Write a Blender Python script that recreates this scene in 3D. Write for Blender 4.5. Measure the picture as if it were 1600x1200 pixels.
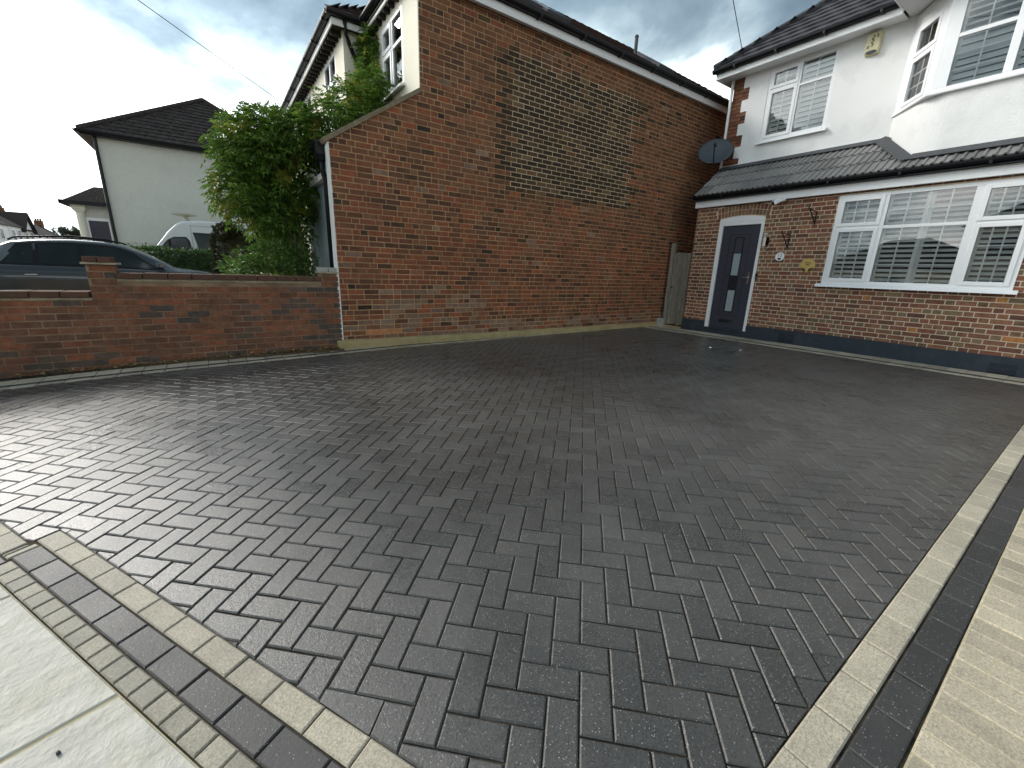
import bpy, math, random
from mathutils import Vector, Matrix
rnd = random.Random(11)
S = bpy.context.scene
for o in list(bpy.data.objects):
    bpy.data.objects.remove(o)

# ------------------------------------------------------------------ camera
EYE = Vector((0, 0, 1.19))
_a, _t, _r = math.radians(54.824), math.radians(-15.198), math.radians(1.95)
FW = Vector((math.cos(_a)*math.cos(_t), math.sin(_a)*math.cos(_t), math.sin(_t)))
_R = Vector((math.sin(_a), -math.cos(_a), 0)); _U = _R.cross(FW)
RT = _R*math.cos(_r) + _U*math.sin(_r)
UP = -_R*math.sin(_r) + _U*math.cos(_r)
cam = bpy.data.cameras.new('camera'); camo = bpy.data.objects.new('camera', cam)
S.collection.objects.link(camo); S.camera = camo
cam.sensor_width = 36; cam.lens = 648.16/1600*36; cam.clip_start = .05; cam.clip_end = 2000
M = Matrix(((RT.x, UP.x, -FW.x, EYE.x), (RT.y, UP.y, -FW.y, EYE.y), (RT.z, UP.z, -FW.z, EYE.z), (0, 0, 0, 1)))
camo.matrix_world = M

# ------------------------------------------------------------------ light
SAZ, SEL = math.radians(121), math.radians(31)
SUN = Vector((math.cos(SAZ)*math.cos(SEL), math.sin(SAZ)*math.cos(SEL), math.sin(SEL)))
W = bpy.data.worlds.new('World'); S.world = W; W.use_nodes = True

def nd(nt, typ, ins=None, **props):
    n = nt.nodes.new(typ)
    for k, v in props.items():
        setattr(n, k, v)
    for k, v in (ins or {}).items():
        if isinstance(v, bpy.types.NodeSocket):
            nt.links.new(v, n.inputs[k])
        else:
            n.inputs[k].default_value = v
    return n

def mth(nt, op, a, b=None, c=None, clamp=False):
    d = {0: a}
    if b is not None: d[1] = b
    if c is not None: d[2] = c
    n = nd(nt, 'ShaderNodeMath', d, operation=op); n.use_clamp = clamp
    return n.outputs[0]

def ramp(nt, fac, stops, interp='LINEAR'):
    n = nd(nt, 'ShaderNodeValToRGB', {0: fac}); cr = n.color_ramp; cr.interpolation = interp
    while len(cr.elements) > 1: cr.elements.remove(cr.elements[-1])
    for i, (p, c) in enumerate(stops):
        e = cr.elements[0] if i == 0 else cr.elements.new(p)
        e.position = p; e.color = tuple(c)+(1,)*(4-len(c))
    return n.outputs[0]

def mixc(nt, fac, a, b, blend='MIX'):
    n = nt.nodes.new('ShaderNodeMixRGB'); n.blend_type = blend
    for k, v in ((0, fac), (1, a), (2, b)):
        if isinstance(v, bpy.types.NodeSocket): nt.links.new(v, n.inputs[k])
        else: n.inputs[k].default_value = v if k == 0 else tuple(v)+(1,)*(4-len(v))
    return n.outputs[0]

nt = W.node_tree; nt.nodes.clear()
sky = nd(nt, 'ShaderNodeTexSky', sky_type='NISHITA', sun_disc=False, sun_elevation=SEL, sun_rotation=math.atan2(SUN.x, SUN.y))
tc = nd(nt, 'ShaderNodeTexCoord')
dirn = nd(nt, 'ShaderNodeVectorMath', {0: tc.outputs['Generated']}, operation='NORMALIZE').outputs[0]
sp = nd(nt, 'ShaderNodeSeparateXYZ', {0: dirn})
zc = mth(nt, 'ADD', mth(nt, 'MAXIMUM', sp.outputs[2], 0.0), 0.30)
pv = nd(nt, 'ShaderNodeCombineXYZ', {0: mth(nt, 'DIVIDE', sp.outputs[0], zc), 1: mth(nt, 'DIVIDE', sp.outputs[1], zc), 2: 3.7})
n1 = nd(nt, 'ShaderNodeTexNoise', {'Vector': pv.outputs[0], 'Scale': 1.7, 'Detail': 7.0, 'Roughness': .52, 'Distortion': .35}).outputs[0]
n2 = nd(nt, 'ShaderNodeTexNoise', {'Vector': pv.outputs[0], 'Scale': .55, 'Detail': 3.0, 'Roughness': .5}).outputs[0]
glow = nd(nt, 'ShaderNodeVectorMath', {0: dirn, 1: SUN}, operation='DOT_PRODUCT').outputs['Value']
g2 = mth(nt, 'POWER', mth(nt, 'MULTIPLY_ADD', glow, .5, .5), 4.5)
low = nd(nt, 'ShaderNodeMapRange', {0: mth(nt, 'ADD', sp.outputs[2], mth(nt, 'MULTIPLY_ADD', n2, .30, -.15)), 1: .46, 2: .20}, interpolation_type='SMOOTHSTEP').outputs[0]
tt = mth(nt, 'ADD', mth(nt, 'MULTIPLY_ADD', n1, 3.0, -1.45), mth(nt, 'MULTIPLY_ADD', n2, 1.5, -.66))
tt = mth(nt, 'ADD', tt, mth(nt, 'MULTIPLY', g2, .16))
tt = mth(nt, 'ADD', tt, mth(nt, 'MULTIPLY', low, .53))
cloud = ramp(nt, tt, [(0, (.064, .092, .114)), (.25, (.118, .160, .188)), (.45, (.23, .284, .308)), (.68, (.68, .735, .74)), (1, (1, .99, .96))])
gain = mth(nt, 'MULTIPLY_ADD', g2, 12.0, 9.5)
cloud = mixc(nt, 1.0, cloud, nd(nt, 'ShaderNodeCombineXYZ', {0: gain, 1: gain, 2: gain}).outputs[0], 'MULTIPLY')
colr = mixc(nt, .93, sky.outputs[0], cloud)
bg = nd(nt, 'ShaderNodeBackground', {'Color': colr, 'Strength': .1})
nt.links.new(bg.outputs[0], nd(nt, 'ShaderNodeOutputWorld').inputs[0])
sun = bpy.data.lights.new('sun', 'SUN'); sun.energy = 1.5; sun.angle = math.radians(24); sun.color = (1, .95, .88)
suno = bpy.data.objects.new('sun', sun); S.collection.objects.link(suno)
suno.rotation_euler = SUN.to_track_quat('Z', 'Y').to_euler(); suno.location = SUN*60
vs = S.view_settings; vs.view_transform = 'Standard'; vs.look = 'None'; vs.exposure = 1.35; vs.gamma = 1; vs.use_curve_mapping = False

# ------------------------------------------------------------------ helpers
WL = {}
Z = Vector((0, 0, 1))

def project(p):
    q = p-EYE; d = q.dot(FW)
    if d < .05: return None
    return 800+648.16*q.dot(RT)/d, 600-648.16*q.dot(UP)/d

def parea(pts):
    s = 0; c = [project(p) for p in pts]
    if any(k is None for k in c): return 0
    mx = sum(k[0] for k in c)/len(c); my = sum(k[1] for k in c)/len(c)
    if mx < -25 or mx > 1625 or my < -25 or my > 1225: return 0
    c = [(min(max(x, 0), 1600), min(max(y, 0), 1200)) for x, y in c]
    for (x0, y0), (x1, y1) in zip(c, c[1:]+c[:1]): s += x0*y1-x1*y0
    return abs(s)/2

class MB:
    def __init__(s, T=None): s.v = []; s.f = []; s.m = []; s.T = T
    def pt(s, p):
        s.v.append(s.T(p) if s.T else Vector(p)); return len(s.v)-1
    def face(s, pts, mi=0):
        s.f.append([s.pt(p) for p in pts]); s.m.append(mi)
    def box(s, x0, x1, y0, y1, z0, z1, mi=0):
        i = [s.pt((x, y, z)) for z in (z0, z1) for y in (y0, y1) for x in (x0, x1)]
        for q in ((0, 2, 3, 1), (4, 5, 7, 6), (0, 1, 5, 4), (1, 3, 7, 5), (3, 2, 6, 7), (2, 0, 4, 6)):
            s.f.append([i[k] for k in q]); s.m.append(mi)
    def prism(s, poly, h0, h1, axis='z', mi=0):
        # poly in 2D; extruded along axis
        def p3(p, h): return {'z': (p[0], p[1], h), 'y': (p[0], h, p[1]), 'x': (h, p[0], p[1])}[axis]
        a = [s.pt(p3(p, h0)) for p in poly]; b = [s.pt(p3(p, h1)) for p in poly]; n = len(poly)
        s.f.append(a[::-1]); s.f.append(b); s.m += [mi, mi]
        for k in range(n):
            s.f.append([a[k], a[(k+1) % n], b[(k+1) % n], b[k]]); s.m.append(mi)
    def tube(s, pts, r, n=8, mi=0, taper=None):
        pts = [Vector(p) for p in pts]; rings = []
        for k, p in enumerate(pts):
            d = (pts[min(k+1, len(pts)-1)]-pts[max(k-1, 0)]).normalized()
            x = d.cross(Vector((.31, .17, .93))).normalized(); y = d.cross(x)
            rr = r if taper is None else r+(taper-r)*k/(len(pts)-1)
            rings.append([s.pt(p+(x*math.cos(2*math.pi*j/n)+y*math.sin(2*math.pi*j/n))*rr) for j in range(n)])
        for a, b in zip(rings, rings[1:]):
            for j in range(n): s.f.append([a[j], a[(j+1) % n], b[(j+1) % n], b[j]]); s.m.append(mi)
        s.f.append(rings[0][::-1]); s.f.append(rings[-1]); s.m += [mi, mi]
    def loft(s, rings, mi=0, close=True, caps=True):
        idx = [[s.pt(p) for p in r] for r in rings]; n = len(idx[0])
        for a, b in zip(idx, idx[1:]):
            for j in range(n if close else n-1): s.f.append([a[j], a[(j+1) % n], b[(j+1) % n], b[j]]); s.m.append(mi)
        if caps: s.f.append(idx[0][::-1]); s.f.append(idx[-1]); s.m += [mi, mi]
    def mesh(s, name, mats, org, smooth=False):
        me = bpy.data.meshes.new(name)
        me.from_pydata([(p.x-org.x, p.y-org.y, p.z-org.z) for p in s.v], [], s.f)
        for m in (mats if isinstance(mats, (list, tuple)) else [mats]): me.materials.append(m)
        me.polygons.foreach_set('material_index', s.m)
        if smooth: me.polygons.foreach_set('use_smooth', [True]*len(s.f))
        me.update(); return me
    def build(s, name, mats, parent=None, smooth=False, kind=None, label=None, cat=None, group=None, bevel=0, base=False):
        lo = Vector([min(p[k] for p in s.v) for k in range(3)]); hi = Vector([max(p[k] for p in s.v) for k in range(3)])
        org = (lo+hi)/2
        if base: org.z = lo.z
        o = bpy.data.objects.new(name, s.mesh(name, mats, org, smooth))
        link(o, org, parent)
        if bevel:
            b = o.modifiers.new('bevel', 'BEVEL'); b.width = bevel; b.segments = 2; b.limit_method = 'ANGLE'; b.angle_limit = math.radians(40)
        tag(o, label, cat, group, kind); return o

def link(o, org, parent=None):
    S.collection.objects.link(o); org = Vector(org)
    if parent is not None: o.parent = parent; o.location = org-WL[parent]
    else: o.location = org
    WL[o] = org

def tag(o, label=None, cat=None, group=None, kind=None):
    if label: o['label'] = label
    if cat: o['category'] = cat
    if group: o['group'] = group
    if kind: o['kind'] = kind

def thing(name, loc, label, cat, group=None):
    o = bpy.data.objects.new(name, None); o.empty_display_size = .2
    link(o, loc); tag(o, label, cat, group); return o

def clip(poly, hp):
    for a, b, c in hp:          # keep a*x+b*y<=c
        out = []
        for p, q in zip(poly, poly[1:]+poly[:1]):
            dp, dq = a*p[0]+b*p[1]-c, a*q[0]+b*q[1]-c
            if dp <= 0: out.append(p)
            if dp*dq < 0:
                t = dp/(dp-dq); out.append((p[0]+(q[0]-p[0])*t, p[1]+(q[1]-p[1])*t))
        poly = out
        if len(poly) < 3: return []
    return poly

def area2(p): return sum(a[0]*b[1]-a[1]*b[0] for a, b in zip(p, p[1:]+p[:1]))/2

def inset(poly, d):
    if area2(poly) < 0: poly = poly[::-1]
    hp = []
    for p, q in zip(poly, poly[1:]+poly[:1]):
        ex, ey = q[0]-p[0], q[1]-p[1]; l = math.hypot(ex, ey)
        if l < 1e-6: continue
        nx, ny = ey/l, -ex/l
        hp.append((nx, ny, nx*p[0]+ny*p[1]-d))
    return clip(poly, hp)

# ------------------------------------------------------------------ materials
def newmat(name, rough=.8, spec=.3, metal=0):
    m = bpy.data.materials.new(name); m.use_nodes = True; b = m.node_tree.nodes['Principled BSDF']
    b.inputs['Roughness'].default_value = rough; b.inputs['Specular IOR Level'].default_value = spec; b.inputs['Metallic'].default_value = metal
    return m, m.node_tree, b

def pos(nt): return nd(nt, 'ShaderNodeNewGeometry').outputs['Position']
def noise(nt, scale, detail=4, rough=.55, vec=None, dist=0):
    return nd(nt, 'ShaderNodeTexNoise', {'Vector': vec or pos(nt), 'Scale': scale, 'Detail': float(detail), 'Roughness': rough, 'Distortion': float(dist)}).outputs[0]
def bump(nt, b, h, strength, dist=.01):
    nt.links.new(nd(nt, 'ShaderNodeBump', {'Height': h, 'Strength': strength, 'Distance': dist}).outputs[0], b.inputs['Normal'])
def rand(nt):
    o = nd(nt, 'ShaderNodeObjectInfo').outputs['Random']; g = nd(nt, 'ShaderNodeNewGeometry').outputs['Random Per Island']
    return mth(nt, 'FRACT', mth(nt, 'ADD', mth(nt, 'MULTIPLY', o, 17.31), mth(nt, 'MULTIPLY', g, 11.7)))
def scalec(nt, col, f): return mixc(nt, 1.0, col, nd(nt, 'ShaderNodeCombineXYZ', {0: f, 1: f, 2: f}).outputs[0], 'MULTIPLY')

def plain(name, col, rough=.7, spec=.3, metal=0, var=.15, scale=6, bmp=.0, bscale=120, dirt=None, dirtamt=.5, dscale=2.5):
    m, nt, b = newmat(name, rough, spec, metal)
    c = scalec(nt, tuple(col)+(1,), mth(nt, 'MULTIPLY_ADD', noise(nt, scale, 6), 2*var, 1-var))
    if dirt:
        f = nd(nt, 'ShaderNodeMapRange', {0: noise(nt, dscale, 8, .65), 1: .5, 2: .72}).outputs[0]
        c = mixc(nt, mth(nt, 'MULTIPLY', f, dirtamt), c, dirt)
    nt.links.new(c, b.inputs['Base Color'])
    if bmp: bump(nt, b, noise(nt, bscale, 7, .62), bmp, .01 if bscale > 20 else .03)
    return m

def rbrick(name, pal, rough=.88, spec=.2, grime=(.05, .035, .03), gamt=.5, gscale=1.3, flare=None):
    m, nt, b = newmat(name, rough, spec)
    c = ramp(nt, rand(nt), [((i+.0)/len(pal), p) for i, p in enumerate(pal)], 'LINEAR')
    c = scalec(nt, c, mth(nt, 'MULTIPLY_ADD', noise(nt, 38, 6, .65), 1.3, .35))
    c = scalec(nt, c, mth(nt, 'MULTIPLY_ADD', noise(nt, 11, 4, .6), 1.2, .4))
    f = nd(nt, 'ShaderNodeMapRange', {0: noise(nt, gscale, 8, .65), 1: .48, 2: .75}).outputs[0]
    c = mixc(nt, mth(nt, 'MULTIPLY', f, gamt), c, grime)
    s = nd(nt, 'ShaderNodeMapRange', {0: noise(nt, 70, 4, .7), 1: .62, 2: .75}).outputs[0]
    c = mixc(nt, mth(nt, 'MULTIPLY', s, .45), c, flare or (.34, .24, .16))
    nt.links.new(c, b.inputs['Base Color'])
    bump(nt, b, noise(nt, 90, 6, .7), .6, .006)
    return m

def mortar(name, col, col2, scale=5):
    m, nt, b = newmat(name, .95, .1)
    c = mixc(nt, nd(nt, 'ShaderNodeMapRange', {0: noise(nt, scale, 8, .65), 1: .35, 2: .65}).outputs[0], col, col2)
    c = scalec(nt, c, mth(nt, 'MULTIPLY_ADD', noise(nt, 160, 4, .7), .8, .6))
    nt.links.new(c, b.inputs['Base Color']); bump(nt, b, noise(nt, 220, 4, .7), .5, .004)
    return m

def pavermat(name, base, var, spk, spkamt, rough, hue=None, pore=.5):
    m, nt, b = newmat(name, rough, .7)
    r = rand(nt)
    c = mixc(nt, r, tuple(x*(1-var) for x in base), tuple(x*(1+var) for x in base))
    if hue:
        c = mixc(nt, mth(nt, 'GREATER_THAN', mth(nt, 'FRACT', mth(nt, 'MULTIPLY', r, 13.7)), .93), c, hue)
    big = noise(nt, .8, 7, .65)
    c = scalec(nt, c, mth(nt, 'MULTIPLY_ADD', big, 1.3, .35))
    bl = noise(nt, 7, 6, .65)
    c = scalec(nt, c, mth(nt, 'MULTIPLY_ADD', bl, .7, .65))
    fine = noise(nt, 150, 6, .78)
    c = scalec(nt, c, mth(nt, 'MULTIPLY_ADD', fine, 2.7, -.35))
    vor = nd(nt, 'ShaderNodeTexVoronoi', {'Vector': pos(nt), 'Scale': 125.0}, feature='F1')
    dot = mth(nt, 'MULTIPLY', mth(nt, 'LESS_THAN', vor.outputs['Distance'], .19), mth(nt, 'GREATER_THAN', nd(nt, 'ShaderNodeSeparateColor', {0: vor.outputs['Color']}).outputs[0], .62))
    c = mixc(nt, mth(nt, 'MULTIPLY', dot, spkamt), c, spk)
    nt.links.new(c, b.inputs['Base Color'])
    rr = mth(nt, 'ADD', mth(nt, 'MULTIPLY_ADD', r, .08, rough-.04), mth(nt, 'MULTIPLY_ADD', big, .5, -.25))
    rr = mth(nt, 'ADD', rr, mth(nt, 'MULTIPLY_ADD', fine, .3, -.15))
    nt.links.new(rr, b.inputs['Roughness'])
    bump(nt, b, mth(nt, 'ADD', fine, mth(nt, 'MULTIPLY', noise(nt, 60, 3, .6), .6)), pore, .004)
    return m

def leafmat(name, pal, yellow=None, trans=.35):
    m, nt, b = newmat(name, .45, .4)
    c = ramp(nt, rand(nt), [(i/len(pal), p) for i, p in enumerate(pal)])
    c = scalec(nt, c, mth(nt, 'MULTIPLY_ADD', noise(nt, 3.4, 4), 1.7, .15))
    if yellow:
        f = nd(nt, 'ShaderNodeMapRange', {0: noise(nt, 2.6, 3, .5), 1: .60, 2: .67}).outputs[0]
        c = mixc(nt, mth(nt, 'MULTIPLY', f, .8), c, yellow)
    nt.links.new(c, b.inputs['Base Color'])
    tr = nd(nt, 'ShaderNodeBsdfTranslucent', {'Color': c})
    mx = nd(nt, 'ShaderNodeMixShader', {0: trans, 1: b.outputs[0], 2: tr.outputs[0]})
    nt.links.new(mx.outputs[0], nt.nodes['Material Output'].inputs[0])
    return m

def glassmat(name, ior=1.75, tint=(.86, .92, .92)):
    m = bpy.data.materials.new(name); m.use_nodes = True; nt = m.node_tree
    nt.nodes.remove(nt.nodes['Principled BSDF'])
    fr = nd(nt, 'ShaderNodeFresnel', {'IOR': ior})
    mx = nd(nt, 'ShaderNodeMixShader', {0: fr.outputs[0], 1: nd(nt, 'ShaderNodeBsdfTransparent', {0: tint+(1,)}).outputs[0], 2: nd(nt, 'ShaderNodeBsdfGlossy', {'Roughness': .01, 'Color': (1, 1, 1, 1)}).outputs[0]})
    nt.links.new(mx.outputs[0], nt.nodes['Material Output'].inputs[0]); return m

m_pav = pavermat('charcoal_paver', (.067, .0635, .058), .13, (.45, .43, .39), .8, .33, None, .5)
m_dark = pavermat('dark_border_paver', (.033, .031, .029), .15, (.4, .4, .4), .7, .58, None, .5)
m_buff = pavermat('buff_border_paver', (.375, .33, .25), .16, (.66, .62, .54), .7, .7, None, .6)
m_buff2 = pavermat('weathered_buff_paver', (.30, .27, .205), .22, (.5, .47, .4), .5, .7, None, .6)
m_sand = mortar('joint_sand', (.014, .013, .012), (.085, .068, .046), 9)
m_slab = plain('riven_slab', (.52, .495, .435), .65, .3, 0, .2, 9, .55, 13, (.40, .35, .24), .6, 4.2)
m_slabj = plain('slab_joint', (.46, .40, .26), .9, .2, 0, .3, 20, .5, 90)
m_asph = plain('asphalt', (.05, .05, .052), .85, .3, 0, .25, 30, .6, 200)
m_kerb = plain('kerb_concrete', (.36, .35, .32), .85, .3, 0, .2, 8, .4, 120)
m_soil = plain('earth', (.10, .075, .045), .95, .1, 0, .5, 14, .8, 60)
m_gar = plain('front_garden_concrete', (.22, .21, .19), .9, .2, 0, .25, 4, .4, 90)
m_mort_big = mortar('mortar_buff', (.56, .385, .21), (.34, .22, .12), 2.5)
m_mort_patch = mortar('mortar_cream', (.68, .55, .36), (.48, .37, .23), 3)
m_mort_fac = mortar('mortar_pale', (.74, .63, .49), (.58, .48, .36), 4)
m_mort_low = mortar('mortar_brown', (.34, .235, .15), (.16, .11, .075), 3)
m_br_red = rbrick('brick_red', [(.255, .086, .043), (.30, .098, .049), (.165, .062, .036), (.265, .106, .056), (.095, .046, .031), (.23, .084, .044)], gamt=.3)
m_br_brown = rbrick('brick_brown', [(.18, .082, .045), (.22, .104, .058), (.105, .053, .033), (.23, .098, .052), (.075, .043, .030), (.19, .086, .046)], gamt=.35)
m_br_grey = rbrick('brick_weathered', [(.245, .15, .10), (.20, .125, .09), (.28, .185, .13), (.17, .105, .075), (.25, .15, .10)], gamt=.25, flare=(.50, .45, .40))
m_br_stock = rbrick('brick_stock', [(.072, .044, .026), (.045, .031, .022), (.095, .058, .033), (.034, .026, .020), (.17, .105, .055), (.058, .038, .025), (.042, .030, .021)], gamt=.35, flare=(.26, .19, .10))
m_br_new = rbrick('brick_orange', [(.42, .17, .075), (.46, .2, .09)], gamt=.1)
m_fr = rbrick('brick_facade_red', [(.20, .082, .053), (.25, .102, .062), (.14, .062, .043), (.28, .128, .076), (.11, .054, .040), (.22, .094, .062), (.25, .12, .075)], gamt=.25)
m_fh = rbrick('brick_facade_header', [(.21, .14, .076), (.24, .11, .062), (.165, .115, .067), (.26, .175, .10), (.135, .085, .052), (.30, .15, .08), (.19, .135, .083)], gamt=.2)
m_fo = rbrick('brick_facade_orange', [(.45, .22, .075), (.40, .17, .06)], gamt=.1)
m_lr = rbrick('brick_garden_red', [(.21, .086, .048), (.26, .10, .054), (.165, .074, .045), (.24, .108, .064), (.13, .066, .044), (.20, .088, .052), (.155, .08, .052)], gamt=.45, gscale=2.0, flare=(.26, .19, .13))
m_lg = rbrick('brick_garden_damp', [(.13, .085, .065), (.10, .075, .062), (.16, .095, .07), (.085, .068, .056)], gamt=.5, gscale=2.0, flare=(.25, .22, .17))
m_cop = plain('coping_clay', (.115, .06, .042), .9, .2, 0, .35, 12, .6, 70, (.06, .06, .035), .8, 6)
m_copm = plain('creasing_mortar', (.42, .35, .24), .95, .1, 0, .35, 15, .7, 60, (.16, .13, .09), .8, 5)
m_conc = plain('haunch_concrete', (.34, .27, .14), .95, .1, 0, .25, 7, .7, 50, (.20, .19, .09), .8, 4)
m_white = plain('white_upvc', (.80, .81, .82), .35, .45, 0, .03, 3)
m_wpaint = plain('white_paint', (.78, .78, .76), .5, .35, 0, .05, 5, 0, 80, (.5, .48, .42), .25, 3)
m_render = plain('white_render', (.80, .80, .79), .85, .2, 0, .07, 2, .5, 45, (.60, .61, .59), .5, 1.6)
m_cream = plain('cream_render', (.76, .72, .60), .85, .2, 0, .05, 3, .25, 60, (.6, .56, .45), .25, 1.5)
m_cream2 = plain('pebbledash_cream', (.60, .60, .54), .92, .15, 0, .10, 14, .9, 30, (.48, .48, .43), .5, 1.0)
m_black = plain('black_upvc', (.008, .008, .010), .38, .22, 0, .1, 4)
m_iron = plain('black_iron', (.010, .010, .010), .5, .4, .3, .2, 20)
m_soffit = plain('soffit_board', (.62, .63, .63), .6, .3, 0, .08, 4)
m_slate = plain('slate_plinth', (.026, .036, .048), .7, .35, 0, .25, 9, .35, 90, (.06, .075, .09), .5, 5)
m_door = plain('door_grey', (.040, .042, .060), .45, .4, 0, .06, 8, .12, 140)
m_doorg = plain('door_groove', (.014, .015, .022), .5, .3)
m_frost = plain('frosted_glass', (.30, .36, .38), .25, .6, 0, .1, 40)
m_chrome = plain('chrome', (.62, .62, .62), .18, .5, 1.0, .05)
m_steel = plain('brushed_steel', (.52, .49, .44), .32, .5, .9, .08, 30)
m_brass = plain('brass', (.52, .38, .13), .38, .5, .55, .15, 20)
m_brassd = plain('brass_recess', (.05, .035, .012), .6, .3)
m_ink = plain('black_ink', (.015, .015, .015), .6, .3)
m_greyink = plain('grey_ink', (.16, .19, .17), .6, .3)
m_bell = plain('cream_plastic', (.58, .54, .34), .45, .4, 0, .08, 9)
m_bellb = plain('navy_lens', (.01, .013, .03), .25, .5)
m_bellt = plain('olive_print', (.07, .07, .04), .6, .3)
m_dish = plain('dish_grey', (.050, .066, .080), .5, .4, 0, .08, 10)
m_wood = None
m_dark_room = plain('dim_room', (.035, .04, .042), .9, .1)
m_blind = plain('shutter_white', (.82, .84, .83), .5, .35, 0, .03)
m_glass = glassmat('window_glass', 1.85, (.92, .95, .95))
m_lead = plain('lead_flashing', (.060, .064, .070), .6, .4, 0, .2, 12, .2, 40)
m_tile = None
m_pale = plain('pale_blue_paint', (.26, .34, .37), .5, .35, 0, .08, 4)

def woodmat(name, base, dark):
    m, nt, b = newmat(name, .85, .2)
    mp = nd(nt, 'ShaderNodeMapping', {'Vector': pos(nt), 'Scale': (30, 30, 2.2)})
    f = noise(nt, 1.6, 6, .65, mp.outputs[0], 1.5)
    c = mixc(nt, nd(nt, 'ShaderNodeMapRange', {0: f, 1: .35, 2: .68}).outputs[0], dark, base)
    c = scalec(nt, c, mth(nt, 'MULTIPLY_ADD', rand(nt), .35, .8))
    nt.links.new(c, b.inputs['Base Color']); bump(nt, b, f, .5, .01); return m
m_wood = woodmat('weathered_wood', (.30, .28, .23), (.13, .115, .09))
m_stem = woodmat('bark', (.13, .10, .07), (.05, .04, .03))

def tilemat(name, base, lich, amt, rough=.75, var=.25):
    m, nt, b = newmat(name, rough, .12)
    c = mixc(nt, rand(nt), tuple(x*(1-var) for x in base), tuple(x*(1+var) for x in base))
    f = nd(nt, 'ShaderNodeMapRange', {0: noise(nt, 22, 7, .7), 1: .52, 2: .7}).outputs[0]
    c = mixc(nt, mth(nt, 'MULTIPLY', f, amt), c, lich)
    nt.links.new(c, b.inputs['Base Color']); bump(nt, b, noise(nt, 130, 4, .7), .3, .005); return m
m_tile = tilemat('roof_tile_grey', (.205, .20, .195), (.25, .245, .235), .4)
m_tile2 = tilemat('roof_tile_slate', (.060, .060, .066), (.16, .155, .15), .35)
m_tile3 = tilemat('roof_tile_brown', (.036, .030, .028), (.20, .18, .165), .7, .85)
m_tile4 = tilemat('roof_tile_clay', (.06, .042, .036), (.12, .09, .07), .4, .85)
m_tile5 = tilemat('roof_tile_far', (.045, .035, .034), (.07, .06, .055), .3, .9)

# ------------------------------------------------------------------ ground
P0 = (-.706, 2.478)
def s_of(u, v): return (u-P0[0])*.8746+(v-P0[1])*.485
def t_of(u, v): return (u-P0[0])*.485-(v-P0[1])*.8746
def uv_of(s, t): return (P0[0]+s*.8746+t*.485, P0[1]+s*.485-t*.8746)
def zg(u, v):
    s = s_of(u, v)
    if s >= 3.2: return 0.0
    if s > 0: return -.11*(1-s/3.2)**2
    return -.11+.06*max(s, -2.1)

g = MB(); g.box(-700, 700, -500, 900, -1.0, -.42)
g.build('ground', m_soil, kind='structure')

def sheet(name, poly_fn, s0, s1, t0, t1, ns, ntt, dz, mat):
    mb = MB(); idx = {}
    for i in range(ns+1):
        for j in range(ntt+1):
            u, v = uv_of(s0+(s1-s0)*i/ns, t0+(t1-t0)*j/ntt)
            idx[i, j] = mb.pt((u, v, zg(u, v)+dz))
    for i in range(ns):
        for j in range(ntt):
            mb.f.append([idx[i, j], idx[i+1, j], idx[i+1, j+1], idx[i, j+1]]); mb.m.append(0)
    return mb.build(name, mat, kind='structure')
sheet('road', None, -9.2, -2.25, -60, 60, 4, 30, -.12, m_asph)
k = MB(); 
kk = [uv_of(-2.25, -60), uv_of(-2.1, -60), uv_of(-2.1, 60), uv_of(-2.25, 60)]
k.prism(kk, -.45, -.238); k.build('kerb', m_kerb, kind='structure')
kk = [uv_of(-9.35, -60), uv_of(-9.2, -60), uv_of(-9.2, 60), uv_of(-9.35, 60)]
k = MB(); k.prism(kk, -.45, -.238); k.build('kerb', m_kerb, kind='structure')

drive = MB(); idx = {}
NU, NV = 34, 22
for i in range(NU+1):
    for j in range(NV+1):
        u, v = -4.6+13.66*i/NU, -1.2+7.68*j/NV
        idx[i, j] = drive.pt((u, v, zg(u, v)-.0075))
for i in range(NU):
    for j in range(NV):
        u, v = -4.6+13.66*(i+.5)/NU, -1.2+7.68*(j+.5)/NV
        drive.f.append([idx[i, j], idx[i+1, j], idx[i+1, j+1], idx[i, j+1]]); drive.m.append(0)
driveway = drive.build('driveway', m_sand, kind='structure')

CH = .0045      # chamfer drop
def grad(u, v):
    e = .02; return (zg(u+e, v)-zg(u-e, v))/(2*e), (zg(u, v+e)-zg(u, v-e))/(2*e)

def add_paver(mb, poly, dz=0., mi=0, tilt=(0, 0), ch=.005, th=.03, center=None):
    """chamfered prism following the slope of the ground"""
    if area2(poly) < 0: poly = poly[::-1]
    top = inset(poly, ch)
    cx = sum(p[0] for p in poly)/len(poly); cy = sum(p[1] for p in poly)/len(poly)
    def h(p): return zg(*p)+dz+tilt[0]*(p[0]-cx)+tilt[1]*(p[1]-cy)
    if len(top) != len(poly):
        a = [mb.pt((p[0], p[1], h(p))) for p in poly]; mb.f.append(a); mb.m.append(mi)
        b = [mb.pt((p[0], p[1], h(p)-th)) for p in poly]
        for q in range(len(poly)):
            r = (q+1) % len(poly); mb.f.append([b[q], b[r], a[r], a[q]]); mb.m.append(mi)
        return
    # align the inset ring with the outer ring
    best = min(range(len(poly)), key=lambda r: sum(math.dist(poly[q], top[(q+r) % len(top)]) for q in range(len(poly))))
    top = top[best:]+top[:best]
    a = [mb.pt((p[0], p[1], h(p))) for p in top]
    b = [mb.pt((p[0], p[1], h(p)-CH)) for p in poly]
    c = [mb.pt((p[0], p[1], h(p)-th)) for p in poly]
    mb.f.append(a); mb.m.append(mi)
    n = len(poly)
    for q in range(n):
        r = (q+1) % n
        mb.f.append([b[q], b[r], a[r], a[q]]); mb.f.append([c[q], c[r], b[r], b[q]]); mb.m += [mi, mi]

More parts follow.
